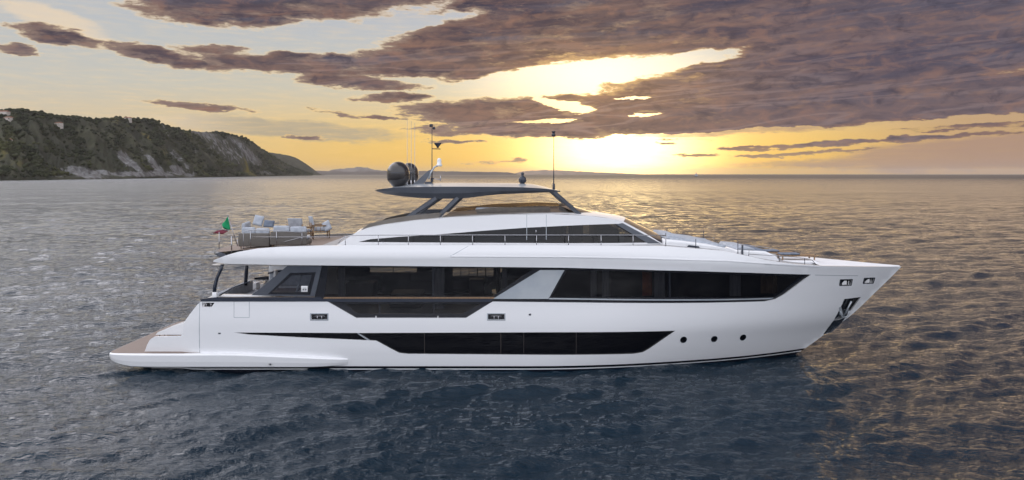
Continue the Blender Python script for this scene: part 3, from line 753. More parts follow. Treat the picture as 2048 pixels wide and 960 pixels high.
# white boarding coaming and rail seen over the bulwark
mb = MB(); mb.box(-13.9, -11.4, -3.35, -2.95, 3.1, 3.52, bev=.06); mb.build('coaming', 'white', yacht)
mb = MB(); mb.box(-13.6, -9.8, 3.0, 3.3, 3.2, 4.18, bev=.06); mb.build('coaming', 'white', yacht)
mb = MB(); mb.box(-13.5, -10.5, 2.95, 2.985, 3.35, 3.62); mb.build('side_locker', 'wood', yacht)
mb = MB(); mb.tube([(-13.85, -3.4, 3.5), (-13.3, -3.3, 3.85), (-12.45, -3.2, 4.15)], .03); mb.build('stair_rail', 'navy', yacht)
mb = MB(); mb.tube([(-12.45, .6, 2.46), (-12.45, .6, 4.2)], .10); mb.build('column_base', 'white', yacht)
mb = MB()
p = [(445, 529), (441, 541), (434, 556), (430, 572), (429, 586)]
mb.loft([[((x - 1024) * 35.15 / F + a, 35.15 - YC + c, CH - (y - HZ) * 35.15 / F) for a, c in ((-.07, -.05), (.07, -.05), (.07, .05), (-.07, .05))] for x, y in p], 0, True, True)
mb.build('overhang_pole', 'navy', yacht)
mb = MB(); mb.box(-14.08, -13.86, -3.72, -3.5, 3.3, 3.72, bev=.04); mb.build('pole_foot', 'white', yacht)
mb = MB(); mb.tube([(-14.15, 1.2, 4.95), (-14.25, 1.2, 3.3)], .10); mb.build('overhang_pole', 'navy', yacht)
mb = MB(); mb.tube([(-12.95, .9, 4.0), (-12.2, 1.0, 4.12), (-11.4, 1.2, 4.15), (-10.6, 1.4, 4.1)], .05); mb.build('sofa_rail', 'navy', yacht)
mb = MB(); mb.box(-12.9, -10.4, .9, 1.8, 3.3, 4.08, bev=.12); mb.build('cockpit_bench', 'cushion', yacht)

# ---- black cap strip along the aft bulwark
near_far('cap_strip', 'navy', SS([(401, 598.5), (430, 594.5), (640, 594.5), (652, 603), (402, 603)]), off=.015, lip=.2, dd=.6)
mb = MB(); X0, Z0 = S(404, 605); mb.box(X0, X0 + .62, -3.45, -3.43, Z0 - .3, Z0); mb.build('mooring_niche', 'black', yacht)
for k in (.12, .34):
    mb = MB(); mb.tube([(X0 + k, -3.52, Z0 - .24), (X0 + k, -3.52, Z0 - .05)], .045); mb.build('mooring_roller', 'steel', yacht)

# ---- main deck window band
band = SS([(641, 531.5), (800, 532.5), (1000, 534.5), (1130, 536), (1250, 539), (1400, 543), (1500, 546), (1621, 549.5), (1567, 589.5), (1551, 599), (1530, 604), (985, 604.5), (932, 637), (712, 637), (655, 604.5), (627, 603), (628, 597)])
pA = SS([(655, 535), (864, 536), (864, 593.5), (648, 593.5)])
pA2 = SS([(868, 536), (1000, 537), (1066, 539), (984, 593.5), (868, 593.5)])
pB = SS([(1134, 541), (1250, 543), (1338, 545.5), (1338, 595), (1102, 595)])
pB2 = SS([(1342, 545.5), (1450, 548.5), (1603, 553), (1562, 586), (1548, 594.5), (1342, 595)])
pL = SS([(688, 608), (714, 627.5), (757, 627.5), (757, 608)])
pL2 = SS([(760, 608), (866, 608), (866, 627.5), (760, 627.5)])
pL3 = SS([(869, 608), (962, 608), (926, 627.5), (869, 627.5)])
panes = [pA, pA2, pB, pB2, pL, pL2, pL3]
skin('window_band', 'black', band, holes=panes, off=-.085, lip=.04, sides=(-1,))
skin('window_band', 'black', band, holes=[pA, pA2] + panes[2:], off=-.085, lip=.04, sides=(1,))
for p in panes: skin('window', 'glass', p, off=-.105, lip=0, sides=(-1,))
for p in (pB, pB2, pL, pL2, pL3): skin('window', 'hullglass', p, off=-.105, lip=0, sides=(1,))
# the far side of the saloon has clear panes between dark ones
def rc(x0, x1, z0, z1): return [(x0, z0), (x1, z0), (x1, z1), (x0, z1)]
fh = [rc(-8.05, -6.75, 3.70, 4.8), rc(-6.7, -5.40, 3.70, 4.8)] + [rc(a, a + .42, b, c) for a in (-3.35, -2.88, -2.41, -1.94, -1.47) for b, c in ((3.45, 3.86), (3.90, 4.8))]
fh += [rc(a, a + .42, 2.65, 3.28) for a in (-3.35, -2.88, -2.41)]
skin('saloon_far_wall', 'black', [(-9.6, 3.35), (-7.3, 2.5), (-2.15, 2.5), (-.85, 3.35), (-.85, 4.9), (-9.6, 4.9)], holes=fh, off=-.12, lip=.03, sides=(1,))
near_far('side_wing', 'silver', SS([(986, 598), (1080, 540.5), (1129, 540.5), (1097, 598)]), off=-.03, lip=.08)
near_far('cap_rail', 'wood', SS([(648, 594.6), (990, 594.6), (987, 597.4), (646, 597.4)]), off=-.02, lip=.08, dd=.6)
near_far('bulwark_cap', 'navy', SS([(630, 597.6), (987, 597.6), (980, 604), (655, 604)]), off=-.035, lip=.09, dd=.6)
near_far('sill_trim', 'silver', SS([(1099, 596.3), (1548, 596), (1542, 598.6), (1098, 598.8)]), off=-.04, lip=.06, dd=.6)
for x in (751, 875):
    near_far('drain', 'skin_white', SS([(x, 632), (x + 1.6, 632), (x + 1.6, 637), (x, 637)]), off=.0, lip=.05)
# ---- lower hull window
near_far('hull_window', 'hullglass', SS([(460, 663), (1360, 658), (1345, 675), (1300, 712), (790, 712), (748, 686), (600, 678), (460, 671)]), off=-.07, lip=0)
near_far('window_divider', 'silver', SS([(714, 667), (718, 667), (740, 680.5), (735, 680.5)]), off=-.01, lip=.05)
for x in (848, 1001, 1047, 1152):
    near_far('pane_joint', 'interior', SS([(x, 664), (x + 1.2, 664), (x + 1.2, 708.5), (x, 708.5)]), off=-.064, lip=0)
# ---- creases and joints in the plating
near_far('knuckle_trim', 'white', SS([(901, 512.2), (1130, 513.3), (1300, 516.5), (1450, 520.5), (1600, 530), (1640, 533), (1640, 534.5), (1595, 532), (1450, 522.2), (1300, 518.2), (1130, 515), (901, 513.8)]), off=.018, lip=.03, dd=.3)
for q in ([(900, 512), (936, 492), (937.5, 492), (902, 512.5)], [(399, 604), (400.2, 604), (400.2, 705), (399, 705)], [(467.5, 603), (468.5, 603), (468.5, 635), (467.5, 635)],
          [(498, 603), (499, 603), (499, 635.5), (498, 635.5)], [(468, 634.5), (499, 634.5), (499, 635.5), (468, 635.5)], [(1630, 549.6), (1716, 551), (1716, 552), (1630, 550.6)]):
    skin('plating_joint', 'silver', SS(q), off=.002, lip=0, sides=(-1,))
for q in ([(436, 665.5), (442, 665.5), (441, 668), (437, 668)], [(1057, 628), (1062, 627), (1062, 631), (1058, 631)]):
    skin('vent', 'navy', SS(q), off=.01, lip=.03, sides=(-1,))
# ---- fairleads: frame, dark recess, T-shaped cleat
for q in fl + bowfl + [None]:
    if q is None: break
    xs = [p[0] for p in q]; zs = [p[1] for p in q]; x0, x1, z0, z1 = min(xs), max(xs), min(zs), max(zs)
    big = [(x0 - .05, z0 - .05), (x1 + .05, z0 - .05), (x1 + .05, z1 + .05), (x0 - .05, z1 + .05)]
    f = skin('fairlead', 'steel' if q in bowfl else 'silver', [(p[0] + (-.045 if p[0] < (x0+x1)/2 else .045), p[1] + (-.04 if p[1] < (z0+z1)/2 else .04)) for p in q], holes=[q], off=.012, lip=.03, sides=(-1,))
    skin('recess', 'black', big, off=-.13, lip=0, sides=(-1,), parent=f)
    xc = (x0 + x1) / 2; b = BH(xc, z0) - .06; w = x1 - x0
    mb = MB()
    if q in fl:
        mb.tube([(xc - w * .33, -b, z1 - .10), (xc + w * .33, -b, z1 - .10)], .018); mb.tube([(xc - .1, -b, z0), (xc - .1, -b, z1 - .10)], .022); mb.tube([(xc + .1, -b, z0), (xc + .1, -b, z1 - .10)], .022)
    else:
        b2 = BH(x0 + w * .4, z0) - .05
        mb.box(x0 + w * .28, x0 + w * .62, -b2 - .01, -b2 + .05, z0 + .03, z1 - .07, bev=.02); mb.tube([(x1 - .12, -BH(x1 - .1, z0) + .05, z0), (x1 - .12, -BH(x1 - .1, z0) + .05, z1)], .03)
    mb.build('cleat', 'steel' if q in fl else 'skin_white', f)
# ---- portholes
for x, y in ((1367, 679.5), (1428.5, 678), (1486, 675)):
    X, Z = S(x, y)
    c = lambda r, n=20: [(X + r * math.cos(2 * math.pi * k / n), Z + r * math.sin(2 * math.pi * k / n)) for k in range(n)]
    f = skin('porthole', 'steel', c(.165), holes=[c(.13)[::1]], off=.012, lip=.03, sides=(-1,), gx=9, gz=9)
    skin('pane', 'hullglass', c(.131), off=.004, lip=0, sides=(-1,), parent=f, gx=9, gz=9)
# ---- anchor pocket
skin('anchor_pocket', 'black', SS([(1683, 592), (1728, 590), (1700, 636), (1660, 645)]), off=-.16, lip=0, sides=(-1,))
f = skin('bow_plate', 'steel', SS([(1667, 641), (1676, 640), (1692, 634), (1680, 650), (1662, 665), (1646, 669)]), off=.012, lip=.03, sides=(-1,))
skin('bow_plate', 'steel', SS([(1678, 618), (1702, 619), (1693, 632), (1676, 640), (1667, 641)]), off=-.10, lip=0, sides=(-1,))
mb = MB()
def AP(x, y, o=.02):
    X, Z = S(x, y); return (X, -(BH(X, Z)) + o, Z)
mb.tube([AP(1703, 603), AP(1687, 634)], .045)
mb.tube([AP(1680, 622), AP(1684, 634), AP(1694, 634), AP(1700, 622, .06)], .05)
mb.loft([[AP(1678, 615, -.02), AP(1682, 613, .0), AP(1683, 613, .03), AP(1679, 615, .02)], [AP(1679, 630, -.02), AP(1687, 630, .0), AP(1687, 630, .04), AP(1679, 630, .03)]], 0, True, True, smooth=False)
mb.build('anchor', 'silver', yacht)

# ---- wing window beside the cockpit
wing = SS([(502, 590.5), (520, 577), (574, 532), (643, 532.5), (629, 593), (600, 593.5)])
wh = SS([(538, 586.5), (581, 548.5), (628, 547), (618, 588)])
w2 = [(a, b) for a, b in wh]
for s in (-1, 1):
    f = skin('wing_window', 'grey', wing, holes=[wh], off=-.04, lip=.06, sides=(s,))
    skin('frame', 'black', [(a, b) for a, b in SS([(535, 588.5), (580, 546), (631, 544.5), (620, 590)])], holes=[SS([(544, 584.5), (583, 551), (623, 550), (614, 584.5)])], off=-.03, lip=.03, sides=(s,), parent=f)
    skin('pane', 'wingglass', wh, off=-.06, lip=0, sides=(s,), parent=f)
mb = MB(); X, Z = S(602, 584); mb.box(X, X + .30, -3.70, -3.685, Z, Z + .28, bev=.004); mb.build('notice_plate', 'skin_white', yacht)
mb = MB(); mb.box(X + .07, X + .25, -3.706, -3.702, Z + .17, Z + .19); mb.box(X + .07, X + .14, -3.706, -3.702, Z + .08, Z + .13); mb.box(X + .17, X + .25, -3.706, -3.702, Z + .08, Z + .13); mb.build('notice_mark', 'navy', yacht)
mb = MB(); mb.tube([(-10.6, -3.2, 2.5), (-9.9, -3.2, 4.85)], .05); mb.build('side_post', 'silver', yacht)

# ---- decks
def deckloft(xs, zf, inset, crown, name, m, thick=0):
    mb = MB(); rings = []
    for X in xs:
        w = max(BH(X, shz(X)) - inset, .01); rings.append([(X, w * u, zf(X) + crown * (1 - u * u)) for u in np.linspace(-1, 1, 9)])
    mb.loft(rings, 0, closed=False); return mb.build(name, m, yacht)
deckz = lambda X: shz(X) - .07
bx = sheer[0][0]
deckloft(np.linspace(-9.2, 7.5, 34), lambda X: 5.80, .10, .02, 'upper_side_deck', 'deckgrey')
deckloft(np.linspace(7.4, 15.0, 18), lambda X: shz(X) - .10, .10, .10, 'foredeck', 'deckgrey')
deckloft(list(np.linspace(15.0, 19.9, 20)) + [20.1], lambda X: shz(X) - .015, .02, .07, 'bow_deck', 'deckwhite')
# aft end of the upper deck: bowed stern edge
aft = hermite([-16, -14.9, -12, -9.1], [5.40, 5.47, 5.72, 5.79])
mb = MB(); mb2 = MB(); rings = []; r2 = []
for u in np.linspace(-1, 1, 21):
    xe = -13.75 - 1.05 * (1 - abs(u) ** 2.2); w = 3.42 + .1 * 0
    rings.append([(xe + (-9.15 - xe) * k, w * u, aft(xe + (-9.15 - xe) * k)) for k in np.linspace(0, 1, 8)])
    r2.append([(xe, w * u * 1.01, aft(xe) - .004), (xe - .17, w * u * 1.02, aft(xe) - .05), (xe - .14, w * u * 1.02, aft(xe) - .16), (xe + .2, w * u, aft(xe) - .36), (xe + .2, w * u, aft(xe) - .1)])
mb.loft(rings, 0, closed=False, smooth=False); mb.build('aft_upper_deck', 'teak', yacht)
mb2.loft(r2, 0, True, True); mb2.build('stern_edge', 'grey', yacht)
# underside of the upper deck, over cockpit and saloon
mb = MB(); rings = []
for X in np.linspace(-14.2, 14.5, 50):
    zf = 4.96 if X < 4 else 4.96 - .30 * sstep((X - 4) / 11); w = BH(X, zf) - .02
    if X < -12.6: w -= .3 * ((-12.6 - X) / 1.6) ** 2
    rings.append([(X, -w, zf), (X, w, zf)])
mb.loft(rings, 0, closed=False); mb.build('deckhead', 'white', yacht)
# ---- saloon inside the dark glass
mb = MB(); rings = []
for X in np.linspace(-9.6, 14, 30): w = BH(X, 2.5) - .15; rings.append([(X, -w, 2.46), (X, w, 2.46)])
mb.loft(rings, 0, closed=False); mb.build('saloon_floor', 'interior', yacht)
for nm, bx_ in (('bulkhead', (1.0, 14, 1.0, 1.15, 2.47, 4.8)), ('bulkhead', (-.75, -.65, -3.3, 3.3, 2.47, 4.9)), ('saloon_sofa', (-9.0, -7.5, 1.6, 3.0, 2.47, 3.35)), ('saloon_table', (-6.2, -4.6, -1, .6, 2.47, 3.2)), ('saloon_counter', (-2.3, -1.5, 1.2, 1.9, 2.47, 3.62))):
    mb = MB(); mb.box(*bx_, bev=.04); mb.build(nm, 'interior', yacht)
def curtain(px0, px1, d, nm='curtain', m='curtain', y0=538, y1=594):
    mb = MB(); x0 = (px0 - 1024) * (35.3 + d) / F; x1 = (px1 - 1024) * (35.3 + d) / F; n = 26
    yy = -BH(max(x0, x1), 3.4) + .2 + d
    w = [(x0 + (x1 - x0) * k / n, yy + .05 * math.sin(k * 1.9)) for k in range(n + 1)]
    mb.loft([[(x, y, 3.36 if x0 > 1 else 2.9), (x, y, 4.7 if x0 > 1 else 4.9)] for x, y in w], 0, closed=False); mb.build(nm, m, yacht)
for a, b, d in ((677, 691, .1), (1181, 1193, .25), (1204, 1218, .25), (1309, 1330, .2), (1466, 1488, .3), (1004, 1014, .2), (866, 889, .1)): curtain(a, b, d)
curtain(1285, 1304, .9, 'wall_panel', 'orange'); curtain(1536, 1570, .6, 'wall_panel', 'wood')

# ---- upper deck house
h_top = [(735, 456), (770, 449), (830, 441), (900, 435), (1000, 430), (1100, 428), (1180, 431.5), (1220, 437), (1247, 443)]
h_out = SS([(671, 492), (690, 479), (712, 465)] + h_top + [(1290, 466), (1331, 491)], BW)
h_win = SS([(716, 484), (740, 478.5), (800, 473.5), (880, 468.5), (960, 462), (1050, 455.5), (1130, 451.5), (1190, 449), (1238, 447.5), (1262, 459), (1313, 485)], BW)
skin('deckhouse', 'white', h_out, B=BW, holes=[h_win], lip=.08)
gl = SS([(712, 487), (712, 476), (800, 470), (880, 464), (960, 458), (1050, 451), (1130, 447), (1240, 445.2), (1322, 489)], BW)
for s in (-1, 1):
    skin('house_window', 'glass', gl, B=BW, off=-.05, lip=0, sides=(s,))
    skin('front_pillar', 'grey', SS([(1232, 448.5), (1245, 446), (1322, 487), (1296, 487)], BW), B=BW, off=.006, lip=.05, sides=(s,))
for x in (1053, 1092):
    skin('door_joint', 'silver', SS([(x, 429), (x + 1, 429), (x + 1, 480), (x, 480)], BW), B=BW, off=.004, lip=.01, sides=(-1,))
mb = MB(); X, Z = S(1072, 460, BW); mb.tube([(X, -BW(X, Z) - .04, Z), (X, -BW(X, Z) - .04, Z - .14)], .025); mb.build('door_handle', 'steel', yacht)
ht = SS([(712, 465)] + h_top, BW); hz = hermite([p[0] for p in ht], [p[1] for p in ht])
mb = MB(); rings = []
for X in np.linspace(ht[0][0], ht[-1][0], 40):
    z = hz(X); w = BW(X, z); k = .10
    rings.append([(X + (.35 * (1 - u * u) if X > 4 else 0) * (X - 4) / 1.4, w * u, z + k * (1 - u ** 4)) for u in np.linspace(-1, 1, 15)])
mb.loft(rings, 0, closed=False); mb.build('house_roof', 'white', yacht)
# windscreen of the wheelhouse, bowed forward, with a dark frame under it
a0 = S(1247, 443, BW); a1 = S(1331, 491, BW); mb = MB(); rings = []
for k in np.linspace(0, 1, 7):
    X = a0[0] + (a1[0] - a0[0]) * k; Z = a0[1] + (a1[1] - a0[1]) * k; w = BW(X, Z) - .01
    rings.append([(X + (.35 + .5 * k) * (1 - u * u), w * u, Z + .10 * (1 - k) * (1 - u ** 4)) for u in np.linspace(-1, 1, 13)])
mb.loft(rings, 0, closed=False); mb.build('windscreen', 'glass', yacht)
mb = MB(); mb.box(-7.6, -7.5, -2.4, 2.4, 5.81, 6.35); mb.box(-5, 2.6, 1.2, 1.4, 5.83, 6.85); mb.box(2.6, 2.7, -1.6, 2.3, 5.83, 7.2); mb.build('house_bulkhead', 'interior', yacht)
mb = MB(); mb.box(4.2, 5.3, -1.9, 1.9, 5.83, 6.55, bev=.1); mb.box(3.0, 3.6, -1.0, -.3, 5.83, 6.8, bev=.08); mb.box(3.0, 3.6, .3, 1.0, 5.83, 6.8, bev=.08); mb.build('helm_console', 'interior', yacht)
mb = MB(); X, Z = S(1240, 484, BW); mb.box(X, X + .25, -2.2, -2.05, 5.83, 6.3, bev=.03); mb.build('helm_monitor', 'silver', yacht)

# ---- flybridge coaming, glass screen and hardtop
near_far('flybridge_coaming', 'bronze', SS([(722, 459.5), (738, 448), (756, 443), (790, 436), (830, 430), (870, 427), (884, 426), (874, 440), (800, 448), (760, 454)], BF), B=BF, lip=.15, gx=.3, gz=.1)
scr = SS([(876, 440), (900, 424.5), (980, 415.5), (1080, 411.5), (1122, 412), (1167, 432), (1100, 431), (1000, 433.5), (930, 438)], BF)
near_far('glass_screen', 'tint', scr, B=BF, lip=.02, gx=.3, gz=.1)
near_far('screen_foot', 'bronze', SS([(874, 441), (888, 433), (960, 427.5), (1050, 424), (1158, 426.5), (1168, 432), (1100, 432), (1000, 434), (930, 439)], BF), B=BF, off=.02, lip=.04, gx=.3, gz=.1)
b0 = S(1122, 412, BF); b1 = S(1167, 432, BF); mb = MB(); rings = []
for k in np.linspace(0, 1, 5):
    X = b0[0] + (b1[0] - b0[0]) * k; Z = b0[1] + (b1[1] - b0[1]) * k; w = BF(X, Z)
    rings.append([(X + (.5 + .5 * k) * (1 - abs(u) ** 2.5), w * u, Z) for u in np.linspace(-1, 1, 13)])
mb.loft(rings, 0, closed=False); mb.build('front_screen', 'tint', yacht)
mb = MB(); mb.box(-1.8, 1.9, -1.9, -1.1, 7.35, 7.60, bev=.06); mb.build('flybridge_seat', 'cushion', yacht)
mb = MB(); mb.box(2.5, 3.1, -1.3, .9, 7.35, 7.70, bev=.08); mb.build('flybridge_console', 'interior', yacht)
mb = MB(); rings = []
hw = hermite([-6.85, -6.7, -6.2, -5, 1, 1.9, 2.3, 2.42], [1.35, 1.75, 2.12, 2.32, 2.32, 2.12, 1.75, 1.45])
ze = hermite([-6.85, -5.6, -3, 0, 1.5, 2.42], [8.47, 8.60, 8.64, 8.62, 8.55, 8.42])
zb = hermite([-6.85, -6.0, -4.1, -2.7, -1.5, -.5, 1.6, 2.42], [8.42, 8.24, 8.07, 8.05, 8.17, 8.27, 8.35, 8.37])
xs = list(np.linspace(-6.85, -6.2, 6)) + list(np.linspace(-5.8, 1.7, 26)) + list(np.linspace(1.8, 2.42, 6))
for X in xs:
    w, e, b = hw(X), ze(X), zb(X)
    r_ = [(X, -w * .55, b), (X, -(w - .16), b), (X, -w + .02, b + (e - b) * .45), (X, -w, e)]
    rings.append(r_ + [(x, -y, z) for x, y, z in r_[::-1]])
mb.loft(rings, 0, True, True, smooth=False); mb.build('hardtop', 'grey', yacht)
mb = MB(); rings = []
for X in xs:
    w, e = hw(X) - .012, ze(X) + .004; c = .17 * sstep((X + 6.85) / 2.5) * sstep((2.42 - X) / 1.6)
    rings.append([(X, w * u, e + .02 * 0 + c * (1 - abs(u) ** 2.2)) for u in np.linspace(-1, 1, 17)])
mb.loft(rings, 0, closed=False); mb.build('hardtop_roof', 'silver', yacht)
def YP(px, py, Y): return ((px - 1024) * Y / F, Y - YC, CH - (py - HZ) * Y / F)
for s in (-1, 1):
    for a, b, w in (((812, 437), (872, 396), .22), ((872, 437.5), (916, 395), .22), ((1108, 384), (1160, 430), .20)):
        pa = Vector(YP(*a, 36.55)); pb = Vector(YP(*b, 36.65))
        pa.y *= -s; pb.y *= -s
        mb = MB(); d = (pb - pa).normalized(); u = Vector((d.z, 0, -d.x)) * w / 2
        rings = [[p + u * c_ + Vector((0, e_, 0)) for c_, e_ in ((-1, 0), (-.7, -.05), (.7, -.05), (1, 0), (.7, .05), (-.7, .05))] for p in (pa, pb)]
        mb.loft(rings, 0, True, True, smooth=False); mb.build('hardtop_support', 'grey', yacht)
for s in (-1, 1):
    mb = MB(); q4 = [YP(x, yy, 36.5) for x, yy in ((806, 438), (824, 428), (884, 427), (872, 439))]
    q5 = [(a, b * -s, c) for a, b, c in q4]; mb.loft([[(a, b - .05, c) for a, b, c in q5], [(a, b + .05, c) for a, b, c in q5]], 0, True, True, smooth=False); mb.build('support_foot', 'grey', yacht)
# ---- domes, masts, aerials on the hardtop
def dome(px, Y, r, zb_, zt, nm='radome'):
    X = (px - 1024) * Y / F; h = zt - zb_
    prof = [(r * .45, 0), (r * .55, .05), (r * .95, .26 * h), (r, .34 * h), (r, .56 * h)] + [(r * math.cos(a), .56 * h + .44 * h * math.sin(a)) for a in np.linspace(.12, 1.5, 9)]
    mb = MB(); mb.lathe(prof, (X, Y - YC, zb_), n=36); d_ = mb.build(nm, 'radome', yacht)
    mb = MB(); mb.lathe([(r * 1.005, .545 * h), (r * 1.012, .55 * h), (r * 1.005, .565 * h)], (X, Y - YC, zb_), n=36); mb.build('seam', 'navy', d_)
dome(796.5, 37.5, .56, 8.62, 9.88); dome(818, 40.1, .50, 8.66, 9.86)
def aerial(px, ytop, ybot, Y, r, nm='whip_aerial', m='steel'):
    a = Vector(YP(px, ybot, Y)); b = Vector(YP(px, ytop, Y)); mb = MB(); mb.tube([a, a + (b - a) * .3, b], r, r2=r * .4)
    mb.tube([a, a + Vector((0, 0, .35))], r * 2); return mb.build(nm, m, yacht)
aerial(814.5, 236, 372, 39.6, .018); aerial(822.5, 242, 374, 38.9, .018); aerial(829.5, 246, 374, 38.2, .018)
ms = aerial(864, 252, 370, 38.2, .035, 'signal_mast', 'navy')
mb = MB(); p = YP(862.5, 252, 38.2); mb.box(p[0]-.09, p[0]+.09, p[1]-.09, p[1]+.09, p[2]-.05, p[2]+.1, bev=.03); p = YP(868, 257, 38.2); mb.box(p[0]-.07, p[0]+.07, p[1]-.07, p[1]+.07, p[2]-.05, p[2]+.08, bev=.03); mb.build('lamp', 'navy', ms)
mb = MB(); mb.tube([YP(864, 297.5, 38.2), YP(881, 298, 38.2)], .022); p = YP(875.5, 296, 38.2); mb.lathe([(.05, 0), (.06, .06), (.17, .2), (.2, .26), (.05, .24)], p, n=14); mb.build('horn', 'navy', ms)
mb = MB(); mb.loft([[YP(822, 372, 37.9), YP(846, 371, 37.9), YP(846, 371, 38.3), YP(822, 372, 38.3)], [YP(857, 341, 38.0), YP(866, 338, 38.0), YP(866, 338, 38.2), YP(857, 341, 38.2)]], 0, True, True, smooth=False)
fin = mb.build('mast_fin', 'grey', yacht)
mb = MB(); mb.tube([YP(857, 358, 37.8), YP(862, 345, 37.8), YP(869, 334, 37.8), YP(876, 331.5, 37.8)], .04); mb.build('dome_arm', 'silver', yacht)
mb = MB(); mb.lathe([(.09, 0), (.15, .02), (.15, .10), (.11, .12), (.11, .30)] + [(.11 * math.cos(a), .30 + .13 * math.sin(a)) for a in (.4, .8, 1.2, 1.5)], YP(878.5, 333, 37.8), n=18); mb.build('satellite_dome', 'skin_white', yacht)
mb = MB(); p = YP(858, 368, 37.9); mb.box(p[0]-.2, p[0]+.2, p[1]-.15, p[1]+.15, p[2]-.1, p[2]+.12, bev=.05); mb.build('loudhailer', 'navy', yacht)
mb = MB(); mb.tube([YP(866, 357, 37.8), YP(881, 359.5, 37.8)], .02); mb.tube([YP(881, 351, 37.8), YP(881, 362, 37.8)], .025); mb.build('wind_vane', 'steel', yacht)
m2 = aerial(1107.5, 265, 381, 38.0, .032, 'forward_mast', 'navy')
mb = MB(); p = YP(1107, 268, 38.0); mb.lathe([(.07, -.12), (.10, -.1), (.10, .0), (.07, .02), (.07, .08), (.1, .1), (.1, .14)], p, n=12); mb.build('lamp', 'navy', m2)
mb = MB(); p = YP(1045, 369, 38.3); mb.lathe([(.10, 0), (.12, .08), (.18, .12), (.20, .24), (.17, .36), (.10, .41), (.06, .44), (.07, .5), (.09, .58), (.04, .62)], p, n=18); mb.build('searchlight', 'navy', yacht)
# ---- upper side rail
def rp(px, py, B=.22):
    X, Z = S(px, py); return (X, -(BH(X, 5.8 if X < 8 else shz(X)) - B), Z)
mb = MB()
pts = [(676, 487), (681, 480), (689, 474.5), (702, 471), (757, 470)] + [(x, 470) for x in (881, 1010, 1137, 1266)] + [(1332, 471)]
for s in (-1, 1):
    mb = MB(); mb.tube([(a, -s * b, c) for a, b, c in (rp(*p) for p in pts)], .022, n=6)
    rl = mb.build('side_rail', 'steel', yacht)
    for x in (691, 757, 817, 881, 945, 1010, 1073, 1137, 1202, 1266, 1331):
        a = rp(x, 470.5); mb = MB(); mb.tube([(a[0], -s * a[1], 5.8 if a[0] < 7 else 5.7), (a[0], -s * a[1], a[2])], .02, n=6); mb.build('stanchion', 'steel', rl)
for s in (-1, 1):
    for x, yt in ((1331, 466), (1392, 478), (1476, 481)):
        a = rp(x, yt); mb = MB(); mb.tube([(a[0], -s * a[1], shz(a[0]) - .1), (a[0], -s * a[1], a[2])], .018, n=6); mb.build('bow_post', 'navy', yacht)
    pts = [(1500, 497), (1500, 509), (1530, 511), (1560, 512.5), (1590, 515), (1613, 517.5), (1628, 521), (1635, 529)]
    mb = MB(); mb.tube([(a, -s * b, c) for a, b, c in (rp(*p) for p in pts)], .017, n=6); rl = mb.build('bow_rail', 'steel', yacht)
    for x, y in ((1500, 509), (1561, 512.5), (1613, 517.5)):
        a = rp(x, y); mb = MB(); mb.tube([(a[0], -s * a[1], shz(a[0]) - .1), (a[0], -s * a[1], a[2])], .017, n=6); mb.build('stanchion', 'navy', rl)
# ---- aft rails
def ar(px, py, Y=35.75): return YP(px, py, Y)
mb = MB(); mb.tube([ar(487, 505), ar(487, 463), ar(500, 460), ar(553, 461), ar(604, 465), ar(604, 474)], .02, n=6); mb.tube([ar(500, 474), ar(604, 474), ar(690, 473.5)], .015, n=6); mb.tube([ar(560, 486), ar(604, 474)], .015, n=6)
rl = mb.build('aft_rail', 'steel', yacht)
for x, y0, y1 in ((501, 460, 494), (553, 461, 489), (604, 465, 488)):
    mb = MB(); mb.tube([ar(x, y1 + 2), ar(x, y0)], .018, n=6); mb.build('stanchion', 'steel', rl)
mb = MB(); mb.tube([YP(438, 506, 37.5), YP(438.5, 464, 37.5)], .02, n=6); mb.build('stern_post', 'steel', yacht)
mb = MB(); mb.tube([YP(463, 506, 35.8), YP(463, 472, 35.8)], .03, n=6); mb.build('stern_post', 'steel', yacht)
mb = MB(); mb.tube([YP(475, 478, 40.5), YP(475, 497, 40.5)], .02); mb.build('stern_post', 'steel', yacht)

# ---- foredeck lounge (fixed)
def block(name, m, prof, y0, y1, bev=.06):
    """a cushion-like body: side profile (x, z) between two y values, edges softened"""
    mb = MB(); p = rounded(prof, bev, 3); c = (sum(a for a, _ in p) / len(p), sum(b for _, b in p) / len(p)); rings = []
    for y, k in ((y0, .0), (y0 + bev * .3, .7), (y0 + bev, 1), (y1 - bev, 1), (y1 - bev * .3, .7), (y1, 0)):
        f = 1 - (1 - k) * bev * .35
        rings.append([(c[0] + (a - c[0]) * (1 - (1-k) * bev / max(abs(a - c[0]), bev * 2)), y, c[1] + (b - c[1]) * (1 - (1-k) * bev / max(abs(b - c[1]), bev * 2))) for a, b in p])
    mb.loft(rings, 0, True, True); return mb.build(name, m, yacht)
sh = lambda x: shz(x) - .12
block('foredeck_coaming', 'white', [(7.3, 5.60), (7.5, 6.06), (8.4, 5.98), (9.6, 5.82), (10.7, 5.58), (11.0, 5.40), (11.0, 5.25)], -2.3, 2.3, .10)
block('sun_pad', 'cushion', [(7.75, 6.03), (7.9, 6.13), (9.5, 5.94), (10.6, 5.70), (10.5, 5.62)], -1.9, 1.9, .05)
block('head_rest', 'cushion', [(7.55, 6.06), (7.7, 6.24), (8.3, 6.20), (8.5, 6.05)], -1.85, 1.85, .05)
block('recess_shade', 'navy', [(8.45, 5.60), (8.6, 5.80), (9.1, 5.74), (9.2, 5.58)], -2.38, -2.31, .03)  # dark piece put in for the shade of a recess in the coaming
block('foredeck_seat', 'white', [(11.0, 5.05), (11.1, 5.50), (12.6, 5.42), (13.1, 5.2), (13.3, 4.9), (13.3, 4.7)], -1.75, 1.75, .08)
block('seat_back', 'cushion', [(11.15, 5.50), (11.25, 5.64), (12.0, 5.58), (12.1, 5.48)], -1.6, 1.6, .04)
